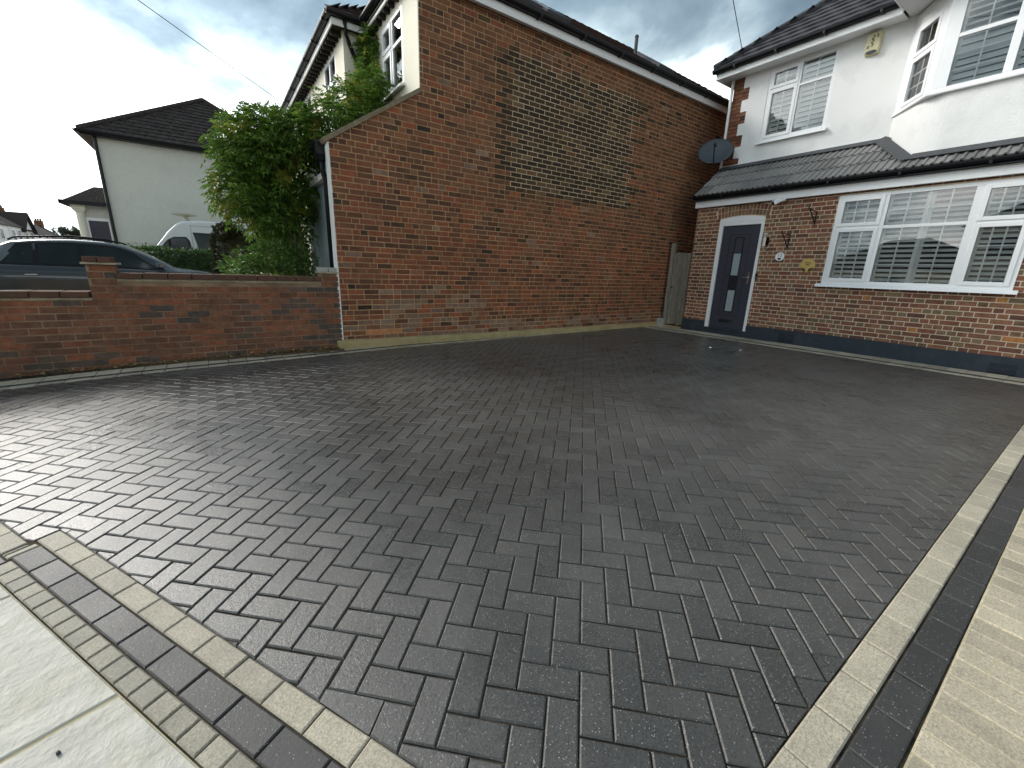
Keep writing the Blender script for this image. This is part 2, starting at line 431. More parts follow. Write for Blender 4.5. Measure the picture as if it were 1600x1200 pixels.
paver_cache = {}
def paver_parts(items, parent, name, mat, lim=300, restname=None):
    """items: (polygon, full) ; the ones showing largest become objects, the rest one stuff part"""
    rows = []
    for poly, key in items:
        rows.append((parea([Vector((p[0], p[1], zg(*p))) for p in poly]), poly, key))
    rows.sort(key=lambda r: -r[0])
    rest = MB()
    for n, (ar, poly, key) in enumerate(rows):
        dz = rnd.uniform(-.0015, .0012); tl = (rnd.gauss(0, .007), rnd.gauss(0, .007))
        if n < lim and ar > 0:
            cx = sum(p[0] for p in poly)/len(poly); cy = sum(p[1] for p in poly)/len(poly)
            gx, gy = grad(cx, cy); org = Vector((cx, cy, zg(cx, cy)+dz))
            ck = (name, mat.name, key)
            if key is not None and ck in paver_cache: me = paver_cache[ck]
            else:
                mb = MB(); loc = [(p[0]-cx, p[1]-cy) for p in poly]
                if area2(loc) < 0: loc = loc[::-1]
                top = inset(loc, .005)
                if len(top) == len(loc):
                    best = min(range(len(loc)), key=lambda r: sum(math.dist(loc[q], top[(q+r) % len(top)]) for q in range(len(loc))))
                    top = top[best:]+top[:best]
                    a = [mb.pt((p[0], p[1], 0)) for p in top]; b = [mb.pt((p[0], p[1], -CH)) for p in loc]
                else:
                    a = [mb.pt((p[0], p[1], 0)) for p in loc]; b = a
                c = [mb.pt((p[0], p[1], -.03)) for p in loc]; nn = len(loc)
                mb.f.append(a); mb.m.append(0)
                for q in range(nn):
                    r = (q+1) % nn
                    if b is not a: mb.f.append([b[q], b[r], a[r], a[q]]); mb.m.append(0)
                    mb.f.append([c[q], c[r], b[r], b[q]]); mb.m.append(0)
                me = mb.mesh(name, mat, Vector((0, 0, 0)))
                if key is not None: paver_cache[ck] = me
            o = bpy.data.objects.new(name, me); link(o, org, parent)
            o.rotation_euler = (math.atan(gy+tl[1]), -math.atan(gx+tl[0]), 0)
        else:
            add_paver(rest, poly, dz, 0, tl)
    if rest.f:
        rest.build(restname or name, mat, parent, kind='stuff')

# herringbone
OU, OV, PA, PC = .619, 1.083, .071, .069
def herr(x, y): return (OU+x*PA+y*PC, OV-x*PC+y*PA)
SA, SB, TN = .046, -.062, -.232
def v_in(u): # inner edge of the border along the neighbour's wall
    pts = [(-5, 5.86), (.28, 5.909), (1.286, 6.02), (2.375, 6.17), (8.4, 6.455)]
    for (a, b), (c, d) in zip(pts, pts[1:]):
        if u <= c: return b+(d-b)*(u-a)/(c-a)
    return 6.46
WALLHP = []
pts_ = [(-5, 5.86), (.6, 5.94), (2.375, 6.17), (8.4, 6.455)]
for (a, b), (c, d) in zip(pts_, pts_[1:]):
    kx = (d-b)/(c-a); WALLHP.append((-kx, 1, b-kx*a))
# the border bends: convex test done per span
def wall_clip(poly):
    cx = sum(p[0] for p in poly)/len(poly)
    i = 0 if cx < .6 else (1 if cx < 2.375 else 2)
    return clip(poly, [WALLHP[i]])
J = .0045/2/.099
def voff(u):
    pts = [(-9, .008), (.3, .008), (1.08, .005), (1.6, .001), (2.15, -.002), (3, -.004), (4, -.004), (5.9, 0), (20, 0)]
    for (a, b), (c, d) in zip(pts, pts[1:]):
        if u <= c: return b+(d-b)*(u-a)/(c-a)
    return 0
items = []
for m_ in range(-110, 110):
    for n_ in range(-40, 40):
        i, j = m_+4*n_, m_
        cx, cy = herr(i, j)
        if not (-4.3 < cx < 8.8 and -.2 < cy < 6.9): continue
        for kd, (x0, x1, y0, y1) in (('v', (i-1, i, j, j+2)), ('h', (i, i+2, j, j+1))):
            q = [herr(x0+J, y0+J), herr(x1-J, y0+J), herr(x1-J, y1-J), herr(x0+J, y1-J)]
            p = clip(q, [(0, -1, -.2495-voff(cx)), (1, 0, 8.318), (-1, 0, 4.2)])
            if p: p = wall_clip(p)
            if not p: continue
            ts = [t_of(*w) for w in p]
            cT = sum(ts)/len(ts)
            if max(ts) < TN or (cT < TN and min(s_of(*w) for w in p) < SA):
                p = clip(p, [(-.8746, -.485, -(SB+P0[0]*.8746+P0[1]*.485))])
                if p and min(s_of(*w) for w in p) < SA:
                    p2 = clip(clip(p, [(-.485, .8746, -(TN+P0[0]*.485-P0[1]*.8746))]), [(-.8746, -.485, -(SA+P0[0]*.8746+P0[1]*.485))]) if max(ts) > TN else []
                    if len(p2) > 2 and abs(area2(p2)) > 2.5e-4: items.append((p2, None))
                    p = clip(p, [(.485, -.8746, TN-.004+P0[0]*.485-P0[1]*.8746)])
            else:
                p = clip(p, [(-.8746, -.485, -(SA+P0[0]*.8746+P0[1]*.485))])
            if len(p) < 3 or abs(area2(p)) < 2.5e-4: continue
            full = abs(abs(area2(p))-abs(area2(q))) < 1e-7
            items.append((p, kd if full else None))
paver_parts(items, driveway, 'paver', m_pav, 300)

def strip(s0, s1, t0, t1, pitch, jit=0, phase=0):
    out = []; t = t0
    while t < t1-.02:
        e = min(t+pitch, t1)
        out.append(([uv_of(s0+.002, t+.002), uv_of(s1-.002, t+.002), uv_of(s1-.002, e-.002), uv_of(s0+.002, e-.002)], (round(e-t, 3), round(s1-s0, 3))))
        t = e
    return out
def ustrip(v0, v1, u0, u1, pitch):
    out = []; u = u0
    while u < u1-.02:
        e = min(u+pitch, u1)
        o0, o1 = voff(u), voff(e); out.append(([(u+.002, v0+.002+o0), (e-.002, v0+.002+o1), (e-.002, v1-.002+o1), (u+.002, v1-.002+o0)], (round(e-u, 3), round(v1-v0, 3)) if abs(o1-o0) < 1e-6 else None))
        u = e
    return out
# the three front bands
U_ = lambda l: [x for x in l if x[0][0][1] > .25 or True]
def cut_right(l):
    out = []
    for p, kx in l:
        q = clip(p, [(0, -1, -.252)])
        if len(q) > 2 and abs(area2(q)) > 3e-4: out.append((q, kx if abs(abs(area2(q))-abs(area2(p))) < 1e-7 else None))
    return out
bandL = cut_right(strip(-.040, SA, -.229, 3.4, .184)) + strip(-.150, SB, -4.2, TN, .18)
bandL += strip(-.150, -.046, -.205, -.166, .039)+strip(-.150, -.066, -.229, -.209, .02)
bandD = cut_right(strip(-.140, -.0405, -.162, 3.4, .190)) + strip(-.212, -.152, -.255, -.142, .113)
bandS = cut_right(strip(-.212, -.1405, -.139, 3.6, .0905)) + strip(-.212, -.152, -4.2, -.258, .18)
# right-hand bands along the house-ward edge
bandL += [x for x in ustrip(.147, .247, .35, 8.318, .2015) if s_of(*x[0][0]) > -.2]
bandD += [x for x in ustrip(.045, .144, .30, 8.318, .2005) if s_of(*x[0][0]) > -.2]
# along the facade
bandL += [([(8.322, v), (8.50, v), (8.50, v+.198), (8.322, v+.198)], 'fa') for v in [.05+.2*k for k in range(33)] if v+.2 < v_in(8.4)]
bandD += [([(8.504, v), (8.62, v), (8.62, v+.198), (8.504, v+.198)], 'fb') for v in [.05+.2*k for k in range(33)] if v+.2 < v_in(8.4)]
bandL += [([(8.624, v), (8.99, v), (8.99, v+.198), (8.624, v+.198)], 'fc') for v in [.05+.2*k for k in range(32)] if v+.2 < v_in(8.4)]
# along the wall
u = -4.2
while u < 8.3:
    e = u+.2; f0, f1 = v_in(u+.002), v_in(e-.002)
    def q(a, b, u=u, e=e, f0=f0, f1=f1): return [(u+.002, f0+a), (e-.002, f1+a), (e-.002, f1+b), (u+.002, f0+b)]
    wd = 1.0 if u < 2 else max(.5, 1-(u-2)*.09)
    bandL.append((q(.003, .115*wd), None)); bandD.append((q(.12*wd, .20*wd), None)); bandL.append((q(.205*wd, .40*wd), None))
    u = e
paver_parts(bandL, driveway, 'border_paver', m_buff, 300)
paver_parts(bandD, driveway, 'dark_border_paver', m_dark, 200)
paver_parts(bandS, driveway, 'edging_paver', m_buff2, 120)
# neighbour's paved path on the right
pth = MB(); 
pp = [(.15, -3.6), (9.04, -3.6), (9.04, .041), (.15, .041)]
ii = {}
for i in range(19):
    for j in range(5):
        u, v = .0+9.04*i/18, -3.6+3.641*j/4; ii[i, j] = pth.pt((u, v, zg(u, v)-.0035))
for i in range(18):
    for j in range(4): pth.f.append([ii[i, j], ii[i+1, j], ii[i+1, j+1], ii[i, j+1]]); pth.m.append(0)
path = pth.build('path', m_slabj, kind='structure')
pit = []
for r in range(8):
    v1 = .041-.2015*r; ph = .04*(r % 2)
    for u in [.32+.1015*k for k in range(85)]:
        w = [(u+ph+.0015, v1-.199), (u+ph+.0995, v1-.199), (u+ph+.0995, v1-.001), (u+ph+.0015, v1-.001)]
        if s_of(*w[0]) > -.20: pit.append((w, 's'))
paver_parts(pit, path, 'path_paver', pavermat('path_paver_buff', (.40, .345, .25), .17, (.62, .58, .5), .6, .7, None, .6), 200)

# pavement slabs
pav = MB(); ii = {}
for i in range(7):
    for j in range(31):
        u, v = uv_of(-2.1+1.885*i/6, -30+60*j/30); ii[i, j] = pav.pt((u, v, zg(u, v)-.0055))
for i in range(6):
    for j in range(30): pav.f.append([ii[i, j], ii[i+1, j], ii[i+1, j+1], ii[i, j+1]]); pav.m.append(0)
pavement = pav.build('pavement', m_slabj, kind='structure')
slabs = MB()
ds = (.238/.2443, .055/.2443)
for r in range(2):
    for c in range(-14, 15):
        # joints run along ds, spaced along the kerb
        def ed(t, s): 
            t2 = t+(s+.217)*.285
            return uv_of(s, t2)
        t0 = 1.013+.86*c+(.4*r); t1 = t0+.846; sa, sb = (-.217, -1.10) if r == 0 else (-1.112, -2.09)
        o = MB(); poly = [ed(t0, sa), ed(t1, sa), ed(t1, sb), ed(t0, sb)]
        add_paver(o, poly, -.001+rnd.uniform(-.0008, .0008), ch=.004)
        o.build('paving_slab', m_slab, pavement)

# earth strip, haunch of concrete under the neighbour's wall
e = MB()
for a, b in ((-4.6, 0), (0, 1.42)):
    e.face([(a, 6.1, zg(a, 6.1)-.004), (b, 6.2, zg(b, 6.2)-.004), (b, 6.6, zg(b, 6.6)+.03), (a, 6.6, zg(a, 6.6)+.012)])
e.build('earth_strip', m_soil, kind='structure')
gn = MB(); gn.box(-30, 1.45, 6.5, 20, -.4, -.16); gn.build('front_garden_ground', m_gar, kind='structure')
lf = MB()
for k in range(420):
    u = rnd.uniform(-1.9, 1.38) if k > 160 else rnd.uniform(.5, 1.4); v = rnd.uniform(6.33, 6.46); z = zg(u, v)+rnd.uniform(.0, .045); a = rnd.uniform(0, 6.28); l = rnd.uniform(.012, .03)
    d = Vector((math.cos(a), math.sin(a), rnd.uniform(-.4, .5)))*l; n2_ = Vector((-math.sin(a), math.cos(a), rnd.uniform(-.5, .5)))*l*.5
    c = Vector((u, v, z)); lf.face([c-d, c+n2_, c+d, c-n2_])
m_dry = leafmat('dry_leaf', [(.24, .14, .06), (.30, .19, .08), (.14, .08, .04), (.36, .26, .12)], None, .1)
lf.build('leaf_litter', m_dry, kind='stuff')

# ------------------------------------------------------------------ bricks
UNIT = {}
def unit_box(name, mat):
    if mat.name not in UNIT:
        mb = MB(); mb.box(-.5, .5, -.5, .5, -.5, .5); UNIT[mat.name] = mb.mesh(name, mat, Vector((0, 0, 0)))
    return UNIT[mat.name]

def lay(rows, intervals, pattern, z0, pitch, a_off=0, joint=.0125, hp=None):
    """bricks as (polygon in (a,z), kind); intervals(zmid)->[(a0,a1)]"""
    out = []
    for k in range(rows):
        za, zb = z0+k*pitch+joint*.5, z0+(k+1)*pitch-joint*.5
        for (a0, a1) in intervals((za+zb)/2):
            a = a0-.6 + a_off; n = 0
            if pattern == 'stretcher':
                base = math.floor((a0)/.225)*.225-.225+(.1125 if k % 2 else 0); seq = ['s']; 
            elif pattern == 'flemish':
                base = math.floor(a0/.3375)*.3375-.3375+(.16875 if k % 2 else 0); rf = random.Random(k*13+int(a0*7)); seq = ['s', 'h']*3+rf.choice((['s', 'h'], ['h', 'h', 's', 'h'], ['s', 'h', 'h', 'h'], ['s', 'h']))
            else:
                rr = random.Random(k*7919+3); base = math.floor(a0/.3375)*.3375-.3375+rr.choice((0, .05, .11, .16875, .22)); seq = None
            a = base
            while a < a1:
                kd = seq[n % len(seq)] if seq else ('s' if rr.random() < .66 else 'h')
                L = .225 if kd == 's' else .1125
                b0, b1 = max(a+joint*.5, a0), min(a+L-joint*.5, a1)
                if b1-b0 > .02:
                    poly = [(b0, za), (b1, za), (b1, zb), (b0, zb)]
                    if hp: poly = clip(poly, hp)
                    if len(poly) > 2: out.append((poly, kd))
                a += L; n += 1
    return out

def bricks(items, parent, O, A, N, matfn, lim=300, depth=.045, jit=.0018, proud=.0):
    """items (polygon, kind): builds brick parts and one joined rest"""
    O, A, N = Vector(O), Vector(A), Vector(N); rows = []
    for poly, kd in items:
        rows.append((parea([O+A*p[0]+Z*p[1] for p in poly]), poly, matfn(poly, kd)))
    rows.sort(key=lambda r: -r[0])
    mats = []; rest = MB(); ang = math.atan2(A.y, A.x)
    for n, (ar, poly, mat) in enumerate(rows):
        off = proud+rnd.uniform(-jit, jit)
        rect = len(poly) == 4 and abs(poly[0][1]-poly[1][1]) < 1e-6 and abs(poly[1][0]-poly[2][0]) < 1e-6
        if n < lim and ar > 0 and rect:
            L, Hh = poly[1][0]-poly[0][0], poly[2][1]-poly[0][1]
            c = O+A*((poly[0][0]+poly[1][0])/2)+Z*((poly[0][1]+poly[2][1])/2)+N*(off-depth/2)
            o = bpy.data.objects.new('brick', unit_box('brick', mat)); link(o, c, parent)
            o.scale = (L, depth, Hh); o.rotation_euler = (rnd.gauss(0, .012), rnd.gauss(0, .004), ang+rnd.gauss(0, .004))
        else:
            if mat not in mats: mats.append(mat)
            mi = mats.index(mat); m = len(poly)
            tl = rnd.gauss(0, .012); zc_ = sum(p[1] for p in poly)/m
            f = [rest.pt(O+A*p[0]+Z*p[1]+N*(off+tl*(p[1]-zc_))) for p in poly]; b = [rest.pt(O+A*p[0]+Z*p[1]+N*(off-depth)) for p in poly]
            rest.f.append(f); rest.m.append(mi)
            for q in range(m): r = (q+1) % m; rest.f.append([f[q], b[q], b[r], f[r]]); rest.m.append(mi)
    if rest.f: rest.build('brick', mats, parent, kind='stuff')

def holed(parent, name, mat, O, A, N, rect, holes, thick=.2, front=-.0045):
    """wall panel with openings"""
    O, A, N = Vector(O), Vector(A), Vector(N); mb = MB(lambda p: O+A*p[0]+N*p[1]+Z*p[2])
    xs = sorted({rect[0], rect[1], *[h[0] for h in holes], *[h[1] for h in holes]}); zs = sorted({rect[2], rect[3], *[h[2] for h in holes], *[h[3] for h in holes]})
    def solid(i, j):
        if i < 0 or j < 0 or i >= len(xs)-1 or j >= len(zs)-1: return False
        x, z = (xs[i]+xs[i+1])/2, (zs[j]+zs[j+1])/2
        return not any(h[0] < x < h[1] and h[2] < z < h[3] for h in holes)
    y0, y1 = front, front-thick
    for i in range(len(xs)-1):
        for j in range(len(zs)-1):
            if not solid(i, j): continue
            a, b, c, d = xs[i], xs[i+1], zs[j], zs[j+1]
            mb.face([(a, y0, c), (b, y0, c), (b, y0, d), (a, y0, d)]); mb.face([(a, y1, d), (b, y1, d), (b, y1, c), (a, y1, c)])
            if not solid(i-1, j): mb.face([(a, y0, c), (a, y0, d), (a, y1, d), (a, y1, c)])
            if not solid(i+1, j): mb.face([(b, y0, c), (b, y1, c), (b, y1, d), (b, y0, d)])
            if not solid(i, j-1): mb.face([(a, y0, c), (a, y1, c), (b, y1, c), (b, y0, c)])
            if not solid(i, j+1): mb.face([(a, y0, d), (b, y0, d), (b, y1, d), (a, y1, d)])
    return mb.build(name, mat, parent)

def window(parent, O, A, N, Wd, Ht, cells, muls=(), fw=.055, sill=None, slatw=.06, frame_mat=None, bars_w=.018, blind=True, depth=.07, leaded=False, label=None, back=.38, ext=.15):
    O, A, N = Vector(O), Vector(A).normalized(), Vector(N).normalized(); T = lambda p: O+A*p[0]+N*p[1]+Z*p[2]
    fm = frame_mat or m_white
    f = MB(T); y0, y1 = -depth, 0.0
    f.box(0, fw, y0, y1, 0, Ht); f.box(Wd-fw, Wd, y0, y1, 0, Ht); f.box(fw, Wd-fw, y0, y1, 0, fw); f.box(fw, Wd-fw, y0, y1, Ht-fw, Ht)
    for x0, x1 in muls: f.box(x0, x1, y0, y1+.001, fw, Ht-fw)
    for c in cells:
        if c.get('tran'): f.box(c['x0'], c['x1'], y0, y1-.001, c['tran'][0], c['tran'][1])
    w = f.build('window', fm, parent, bevel=.004, label=label)
    for c in cells:
        x0, x1, z0, z1 = c['x0'], c['x1'], c['z0'], c['z1']
        if c.get('sash'):
            sw = .048; sm = MB(T)
            sm.box(x0-.008, x0+sw, -.05, .014, z0-.008, z1+.008); sm.box(x1-sw, x1+.008, -.05, .014, z0-.008, z1+.008)
            sm.box(x0+sw, x1-sw, -.05, .0135, z0-.008, z0+sw); sm.box(x0+sw, x1-sw, -.05, .0135, z1-sw, z1+.008)
            sm.build('sash', fm, w, bevel=.004)
            x0, x1, z0, z1 = x0+sw, x1-sw, z0+sw, z1-sw
        p = MB(T); p.face([(x0, -.022, z0), (x1, -.022, z0), (x1, -.022, z1), (x0, -.022, z1)])
        o = p.build('pane', m_glass, w)
        if o.data.polygons[0].normal.dot(N) < 0: o.data.flip_normals()
        gx, gz = c.get('grid', (1, 1))
        if gx*gz > 1:
            b = MB(T); bw = bars_w/2; mt = m_lead if leaded else fm
            for k in range(1, gx): x = x0+(x1-x0)*k/gx; b.box(x-bw, x+bw, -.034, -.026, z0, z1)
            for k in range(1, gz): z = z0+(z1-z0)*k/gz; b.box(x0, x1, -.0335, -.0265, z-bw, z+bw)
            b.build('glazing_bars', mt, w)
        if blind:
            n = c.get('panels', 1); st = .05
            for k in range(n):
                a = x0-.03+(x1-x0+.06)*k/n; e_ = x0-.03+(x1-x0+.06)*(k+1)/n
                sf = MB(T); sf.box(a, a+st, -.135, -.10, z0-.04, z1+.04); sf.box(e_-st, e_, -.135, -.10, z0-.04, z1+.04)
                sf.build('shutter_frame', m_blind, w)
                ns = max(1, round((z1-z0)/slatw)); tilt = math.radians(c.get('tilt', 36))
                for q in range(ns):
                    zc_ = z0+(z1-z0)*(q+.5)/ns; sl = MB(T); hw = slatw*c.get('cov', .40); dy, dz = hw*math.cos(tilt), hw*math.sin(tilt); t_ = .004
                    ring = [(-.117-dy, zc_+dz-t_), (-.117+dy, zc_-dz-t_), (-.117+dy+t_, zc_-dz+t_), (-.117-dy+t_, zc_+dz+t_)]
                    sl.prism(ring, a+st, e_-st, 'x'); sl.build('slat', m_blind, w)
    if sill:
        s = MB(T); s.prism([(.075, -.015), (.085, -.055), (.06, -.055), (.05, -.035), (-.05, -.035), (-.05, .0), (.02, .0)], -sill, Wd+sill, 'x')
        s.build('sill', fm, w)
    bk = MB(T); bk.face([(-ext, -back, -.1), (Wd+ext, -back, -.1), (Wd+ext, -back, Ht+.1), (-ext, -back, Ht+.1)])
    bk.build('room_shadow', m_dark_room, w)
    return w

def tiles(parent, name, mat, O, A, Udir, rows, rpitch, tw, span, thick=.018, lift=.012, kind='stuff', hp=None):
    """plain rows of tiles on a slope, joined. span(row)->(a0,a1)"""
    O, A, Udir = Vector(O), Vector(A).normalized(), Vector(Udir).normalized(); Nn = A.cross(Udir); 
    if Nn.z < 0: Nn = -Nn
    mb = MB()
    for r in range(rows):
        a0, a1 = span(r); a = a0-(tw/2 if r % 2 else 0)
        while a < a1:
            x0, x1 = max(a+.003, a0), min(a+tw-.003, a1)
            if x1-x0 > .02:
                y0, y1 = r*rpitch, (r+1)*rpitch+.03; j = rnd.uniform(0, .006)
                p = lambda x, y, h: O+A*x+Udir*y+Nn*h
                xm = (x0+x1)/2
                q = [mb.pt(p(x0, y0, lift+thick+j)), mb.pt(p(xm, y0, lift+thick+j+.012)), mb.pt(p(x1, y0, lift+thick+j)), mb.pt(p(x1, y1, .004)), mb.pt(p(xm, y1, .012)), mb.pt(p(x0, y1, .004)),
                     mb.pt(p(x0, y0, lift-.012)), mb.pt(p(x1, y0, lift-.012))]
                mb.f += [[q[0], q[1], q[4], q[5]], [q[1], q[2], q[3], q[4]], [q[6], q[7], q[2], q[1], q[0]], [q[6], q[0], q[5]], [q[7], q[3], q[2]]]; mb.m += [0]*5
            a += tw
    return mb.build(name, mat, parent, kind=kind)

# ================================================================== HOUSE ON THE RIGHT
FU, UU = 9.044, 9.764
house = thing('house', (FU, 2, 0), 'white rendered house with brick ground floor, grey front door and tiled lean-to', 'house')
VA, NU_ = (0, 1, 0), (-1, 0, 0)
DOOR = (4.362, 5.288, -.02, 2.40)
holed(house, 'wall', m_mort_fac, (FU, 0, 0), VA, NU_, (-2.6, 5.853, -.05, 2.79), [(.895, 3.186, 1.165, 2.62), DOOR])
def iv_fac(z):
    out = [(-2.6, 5.853)]
    cuts = []
    if 1.13 < z < 2.64: cuts.append((.90, 3.18))
    if z < 2.40: cuts.append((4.365, 5.285))
    elif z < 2.63: cuts.append((4.27, 5.38))
    for c0, c1 in cuts:
        n = []
        for a, b in out:
            if c1 <= a or c0 >= b: n.append((a, b))
            else:
                if c0 > a: n.append((a, c0))
                if c1 < b: n.append((c1, b))
        out = n
    return out
def fac_mat(poly, kd):
    r = rnd.random()
    if r < .009: return m_fo
    return m_fr if (kd == 's' and r < .9) or (kd == 'h' and r < .3) else m_fh
bricks(lay(33, iv_fac, 'flemish', .235, .0752), house, (FU, 0, 0), VA, NU_, fac_mat, 300)
# arch of two rings of bricks over the door
for ring in range(2):
    n = 15
    for k in range(n):
        x = -.52+1.04*(k+.5)/n; za = 2.395+.055*(1-(x/.52)**2)+.004; ang = x*.28
        mb = MB(lambda p, x=x, za=za, ang=ang, ring=ring: Vector((FU+p[1], 4.825+x+p[0]*math.cos(ang)+(p[2]+ring*.108)*math.sin(ang), za-p[0]*math.sin(ang)*.6+(p[2]+ring*.108)*math.cos(ang))))
        mb.box(-.030, .030, -.002-rnd.uniform(0, .003), .04, .003, .101)
        mb.build('arch_brick', m_fh if rnd.random() < .6 else m_fr, house)
# plinth
for a, b, top in ((-2.6, 4.36, .252), (5.29, 5.858, .252), (4.36, 5.29, .118)):
    mb = MB(); n = max(2, int((b-a)/.22)); ys = [a+(b-a)*k/n for k in range(n+1)]
    rings = []
    for y in ys:
        t = top+rnd.uniform(-.006, .006)
        rings.append([(FU+.02, y, -.06), (FU-.024, y, -.06), (FU-.020, y, t-.006), (FU-.013, y, t), (FU+.02, y, t)])
    mb.loft(rings); mb.build('plinth', m_slate, house)
for vy, vz in ((3.565, .135), (.745, .10)):
    mb = MB(); x = FU-.024
    mb.box(x-.012, x, vy-.125, vy+.125, vz-.05, vz-.042); mb.box(x-.012, x, vy-.125, vy+.125, vz+.042, vz+.05)
    mb.box(x-.012, x, vy-.125, vy-.115, vz-.042, vz+.042); mb.box(x-.012, x, vy+.115, vy+.125, vz-.042, vz+.042)
    for k in range(4): z = vz-.034+.02*k; mb.prism([(x-.010, z), (x-.002, z+.012), (x+.001, z+.012), (x-.006, z)], vy-.115, vy+.115, 'y')
    mb.build('air_vent', m_slate, house)
    mb = MB(); mb.box(x-.035, x, vy-.13, vy+.13, vz-.075, vz-.058); mb.build('vent_sill', m_slate, house)
# door
mb = MB(); X = FU
mb.box(X-.012, X+.06, 5.203, 5.288, .02, 2.33); mb.box(X-.012, X+.06, 4.362, 4.420, .02, 2.33); mb.box(X-.012, X+.06, 4.420, 5.203, 2.262, 2.33)
arch = [(4.362, 2.332)]+[(4.825+x*.463, 2.388+.052*(1-x*x)) for x in [-1+.1*k for k in range(21)]]+[(5.288, 2.332)]
mb.prism(arch, X-.010, X+.05, 'x')
lf_ = MB(); lf_.box(X+.018, X+.06, 4.424, 5.199, .128, 2.258)
door = lf_.build('door', m_door, house, bevel=.003)
mb.build('door_frame', m_white, door, bevel=.004)
mb = MB(); mb.box(X-.006, X+.016, 4.422, 5.201, 2.262, 2.272); mb.build('door_head', m_greyink, door)
mb = MB(); mb.box(X-.045, X+.06, 4.36, 5.29, .098, .126); mb.build('threshold', m_slate, door)
gv = MB()
xg = X+.0168
def hl(v0, v1, z): gv.box(xg, X+.02, v0, v1, z-.004, z+.004)
def vl(v, z0, z1): gv.box(xg-.0004, X+.02, v-.004, v+.004, z0, z1)
for v in (4.61, 5.02): vl(v, .42, 2.08)
for z in (.42, 2.08): hl(4.61, 5.02, z)
for z in (1.72, 1.25, .86):
    hl(4.61, 4.71, z); hl(4.90, 5.02, z)
gv.build('door_groove_shade', m_doorg, door)  # raised strips, darker than the door to stand in for shade in its grooves
mb = MB(); mb.box(X+.008, X+.03, 4.715, 4.735, .49, 2.03); mb.box(X+.008, X+.03, 4.885, 4.905, .49, 2.03); mb.box(X+.008, X+.03, 4.735, 4.885, 2.01, 2.03); mb.box(X+.008, X+.03, 4.735, 4.885, .49, .51)
gf = mb.build('glazing_frame', m_doorg, door)
for z0, z1, mt in ((1.70, 2.01, m_door), (1.26, 1.70, m_frost), (.95, 1.26, m_doorg), (.51, .95, m_frost)):
    mb = MB(); mb.box(X+.0145, X+.03, 4.735, 4.885, z0, z1); mb.build('glazing', mt, door)
mb = MB(); mb.box(X+.006, X+.02, 4.49, 4.525, 1.10, 1.33); mb.tube([(X+.006, 4.508, 1.225), (X-.035, 4.508, 1.225), (X-.04, 4.60, 1.222)], .011); mb.tube([(X+.004, 4.508, 1.13), (X-.008, 4.508, 1.13)], .018)
mb.build('door_handle', m_chrome, door, smooth=False)
mb = MB(); mb.box(X+.010, X+.02, 4.69, 4.99, .262, .33); mb.build('letterbox', m_doorg, door, bevel=.004)
mb = MB(); mb.box(X+.004, X+.012, 4.72, 4.73, .27, .32); mb.build('letterbox_catch', m_chrome, door)
# ground-floor window
lw = [dict(x0=.055, x1=.548, z0=.055, z1=.895, sash=True, grid=(3, 3), tran=(.895, .945)), dict(x0=.055, x1=.548, z0=.945, z1=1.405, sash=True, grid=(3, 2)),
      dict(x0=.645, x1=1.600, z0=.055, z1=.895, grid=(4, 3), panels=2, tran=(.895, .945)), dict(x0=.645, x1=1.600, z0=.945, z1=1.405, grid=(4, 2), panels=2),
      dict(x0=1.662, x1=2.238, z0=.055, z1=.915, sash=True, grid=(3, 3), tran=(.915, .965)), dict(x0=1.662, x1=2.238, z0=.965, z1=1.405, sash=True, grid=(3, 2))]
window(house, (FU-.014, .893, 1.163), VA, NU_, 2.295, 1.46, lw, [(.548, .645), (1.600, 1.662)], sill=.06, slatw=.078, label='wide white three-light ground-floor window with shutters')
# fascia, gutter, lean-to
mb = MB(); mb.box(8.955, 8.975, -2.6, 5.875, 2.668, 2.80); mb.box(8.9755, 9.036, -2.6, 5.875, 2.672, 2.685); mb.build('fascia', m_white, house, bevel=.004)
def gutter(parent, p0, p1, out, r=.055, step=.9, name='gutter', brk=True):
    p0, p1, out = Vector(p0), Vector(p1), Vector(out).normalized(); d = (p1-p0).normalized(); mb = MB()
    prof = [(math.cos(a), math.sin(a)) for a in [math.pi+math.pi*k/10 for k in range(11)]]
    prof = [(c*r, s*r) for c, s in prof]+[(c*(r-.006), s*(r-.006)) for c, s in prof[::-1]] if False else [(c*r, s*r) for c, s in prof]+[(r*.9, .012), (r*.8, .0), (-r*.8, 0), (-r*.9, .012)]
    mb.loft([[p+out*c+Z*s for c, s in prof] for p in (p0, p1)])
    go = mb.build(name, m_black, parent)
    if brk:
        n = int((p1-p0).length/step)
        for k in range(n+1):
            c = p0+d*(.25+k*step); b = MB(lambda p: c+d*p[0]+out*p[1]+Z*p[2]); b.box(-.02, .02, -r-.012, r+.006, -r-.012, -.02); b.build('gutter_bracket', m_black, go, bevel=.008)
    return go
gutter(house, (8.90, -2.6, 2.885), (8.90, 5.90, 2.885), (-1, 0, 0), .058, .95)
SL = Vector((.904, 0, .685)).normalized(); SN = Vector((-SL.z, 0, SL.x))
RB = Vector((8.868, 0, 2.885))
P_0, P_1 = (9.764, 2.93), (9.10, 2.36)
def in_bay(u, v):
    if v > 2.93: return False
    if v > 2.36: return (u-9.10) > (v-2.36)*(.664/.57)-.02
    return u > 9.07
tw = .3075; CR = .355
prof = []
for k in range(3):
    b = k*.1025; prof += [(b, .0), (b+.058, 0), (b+.068, .018), (b+.082, .023), (b+.096, .018)]
prof.append((.306, 0))
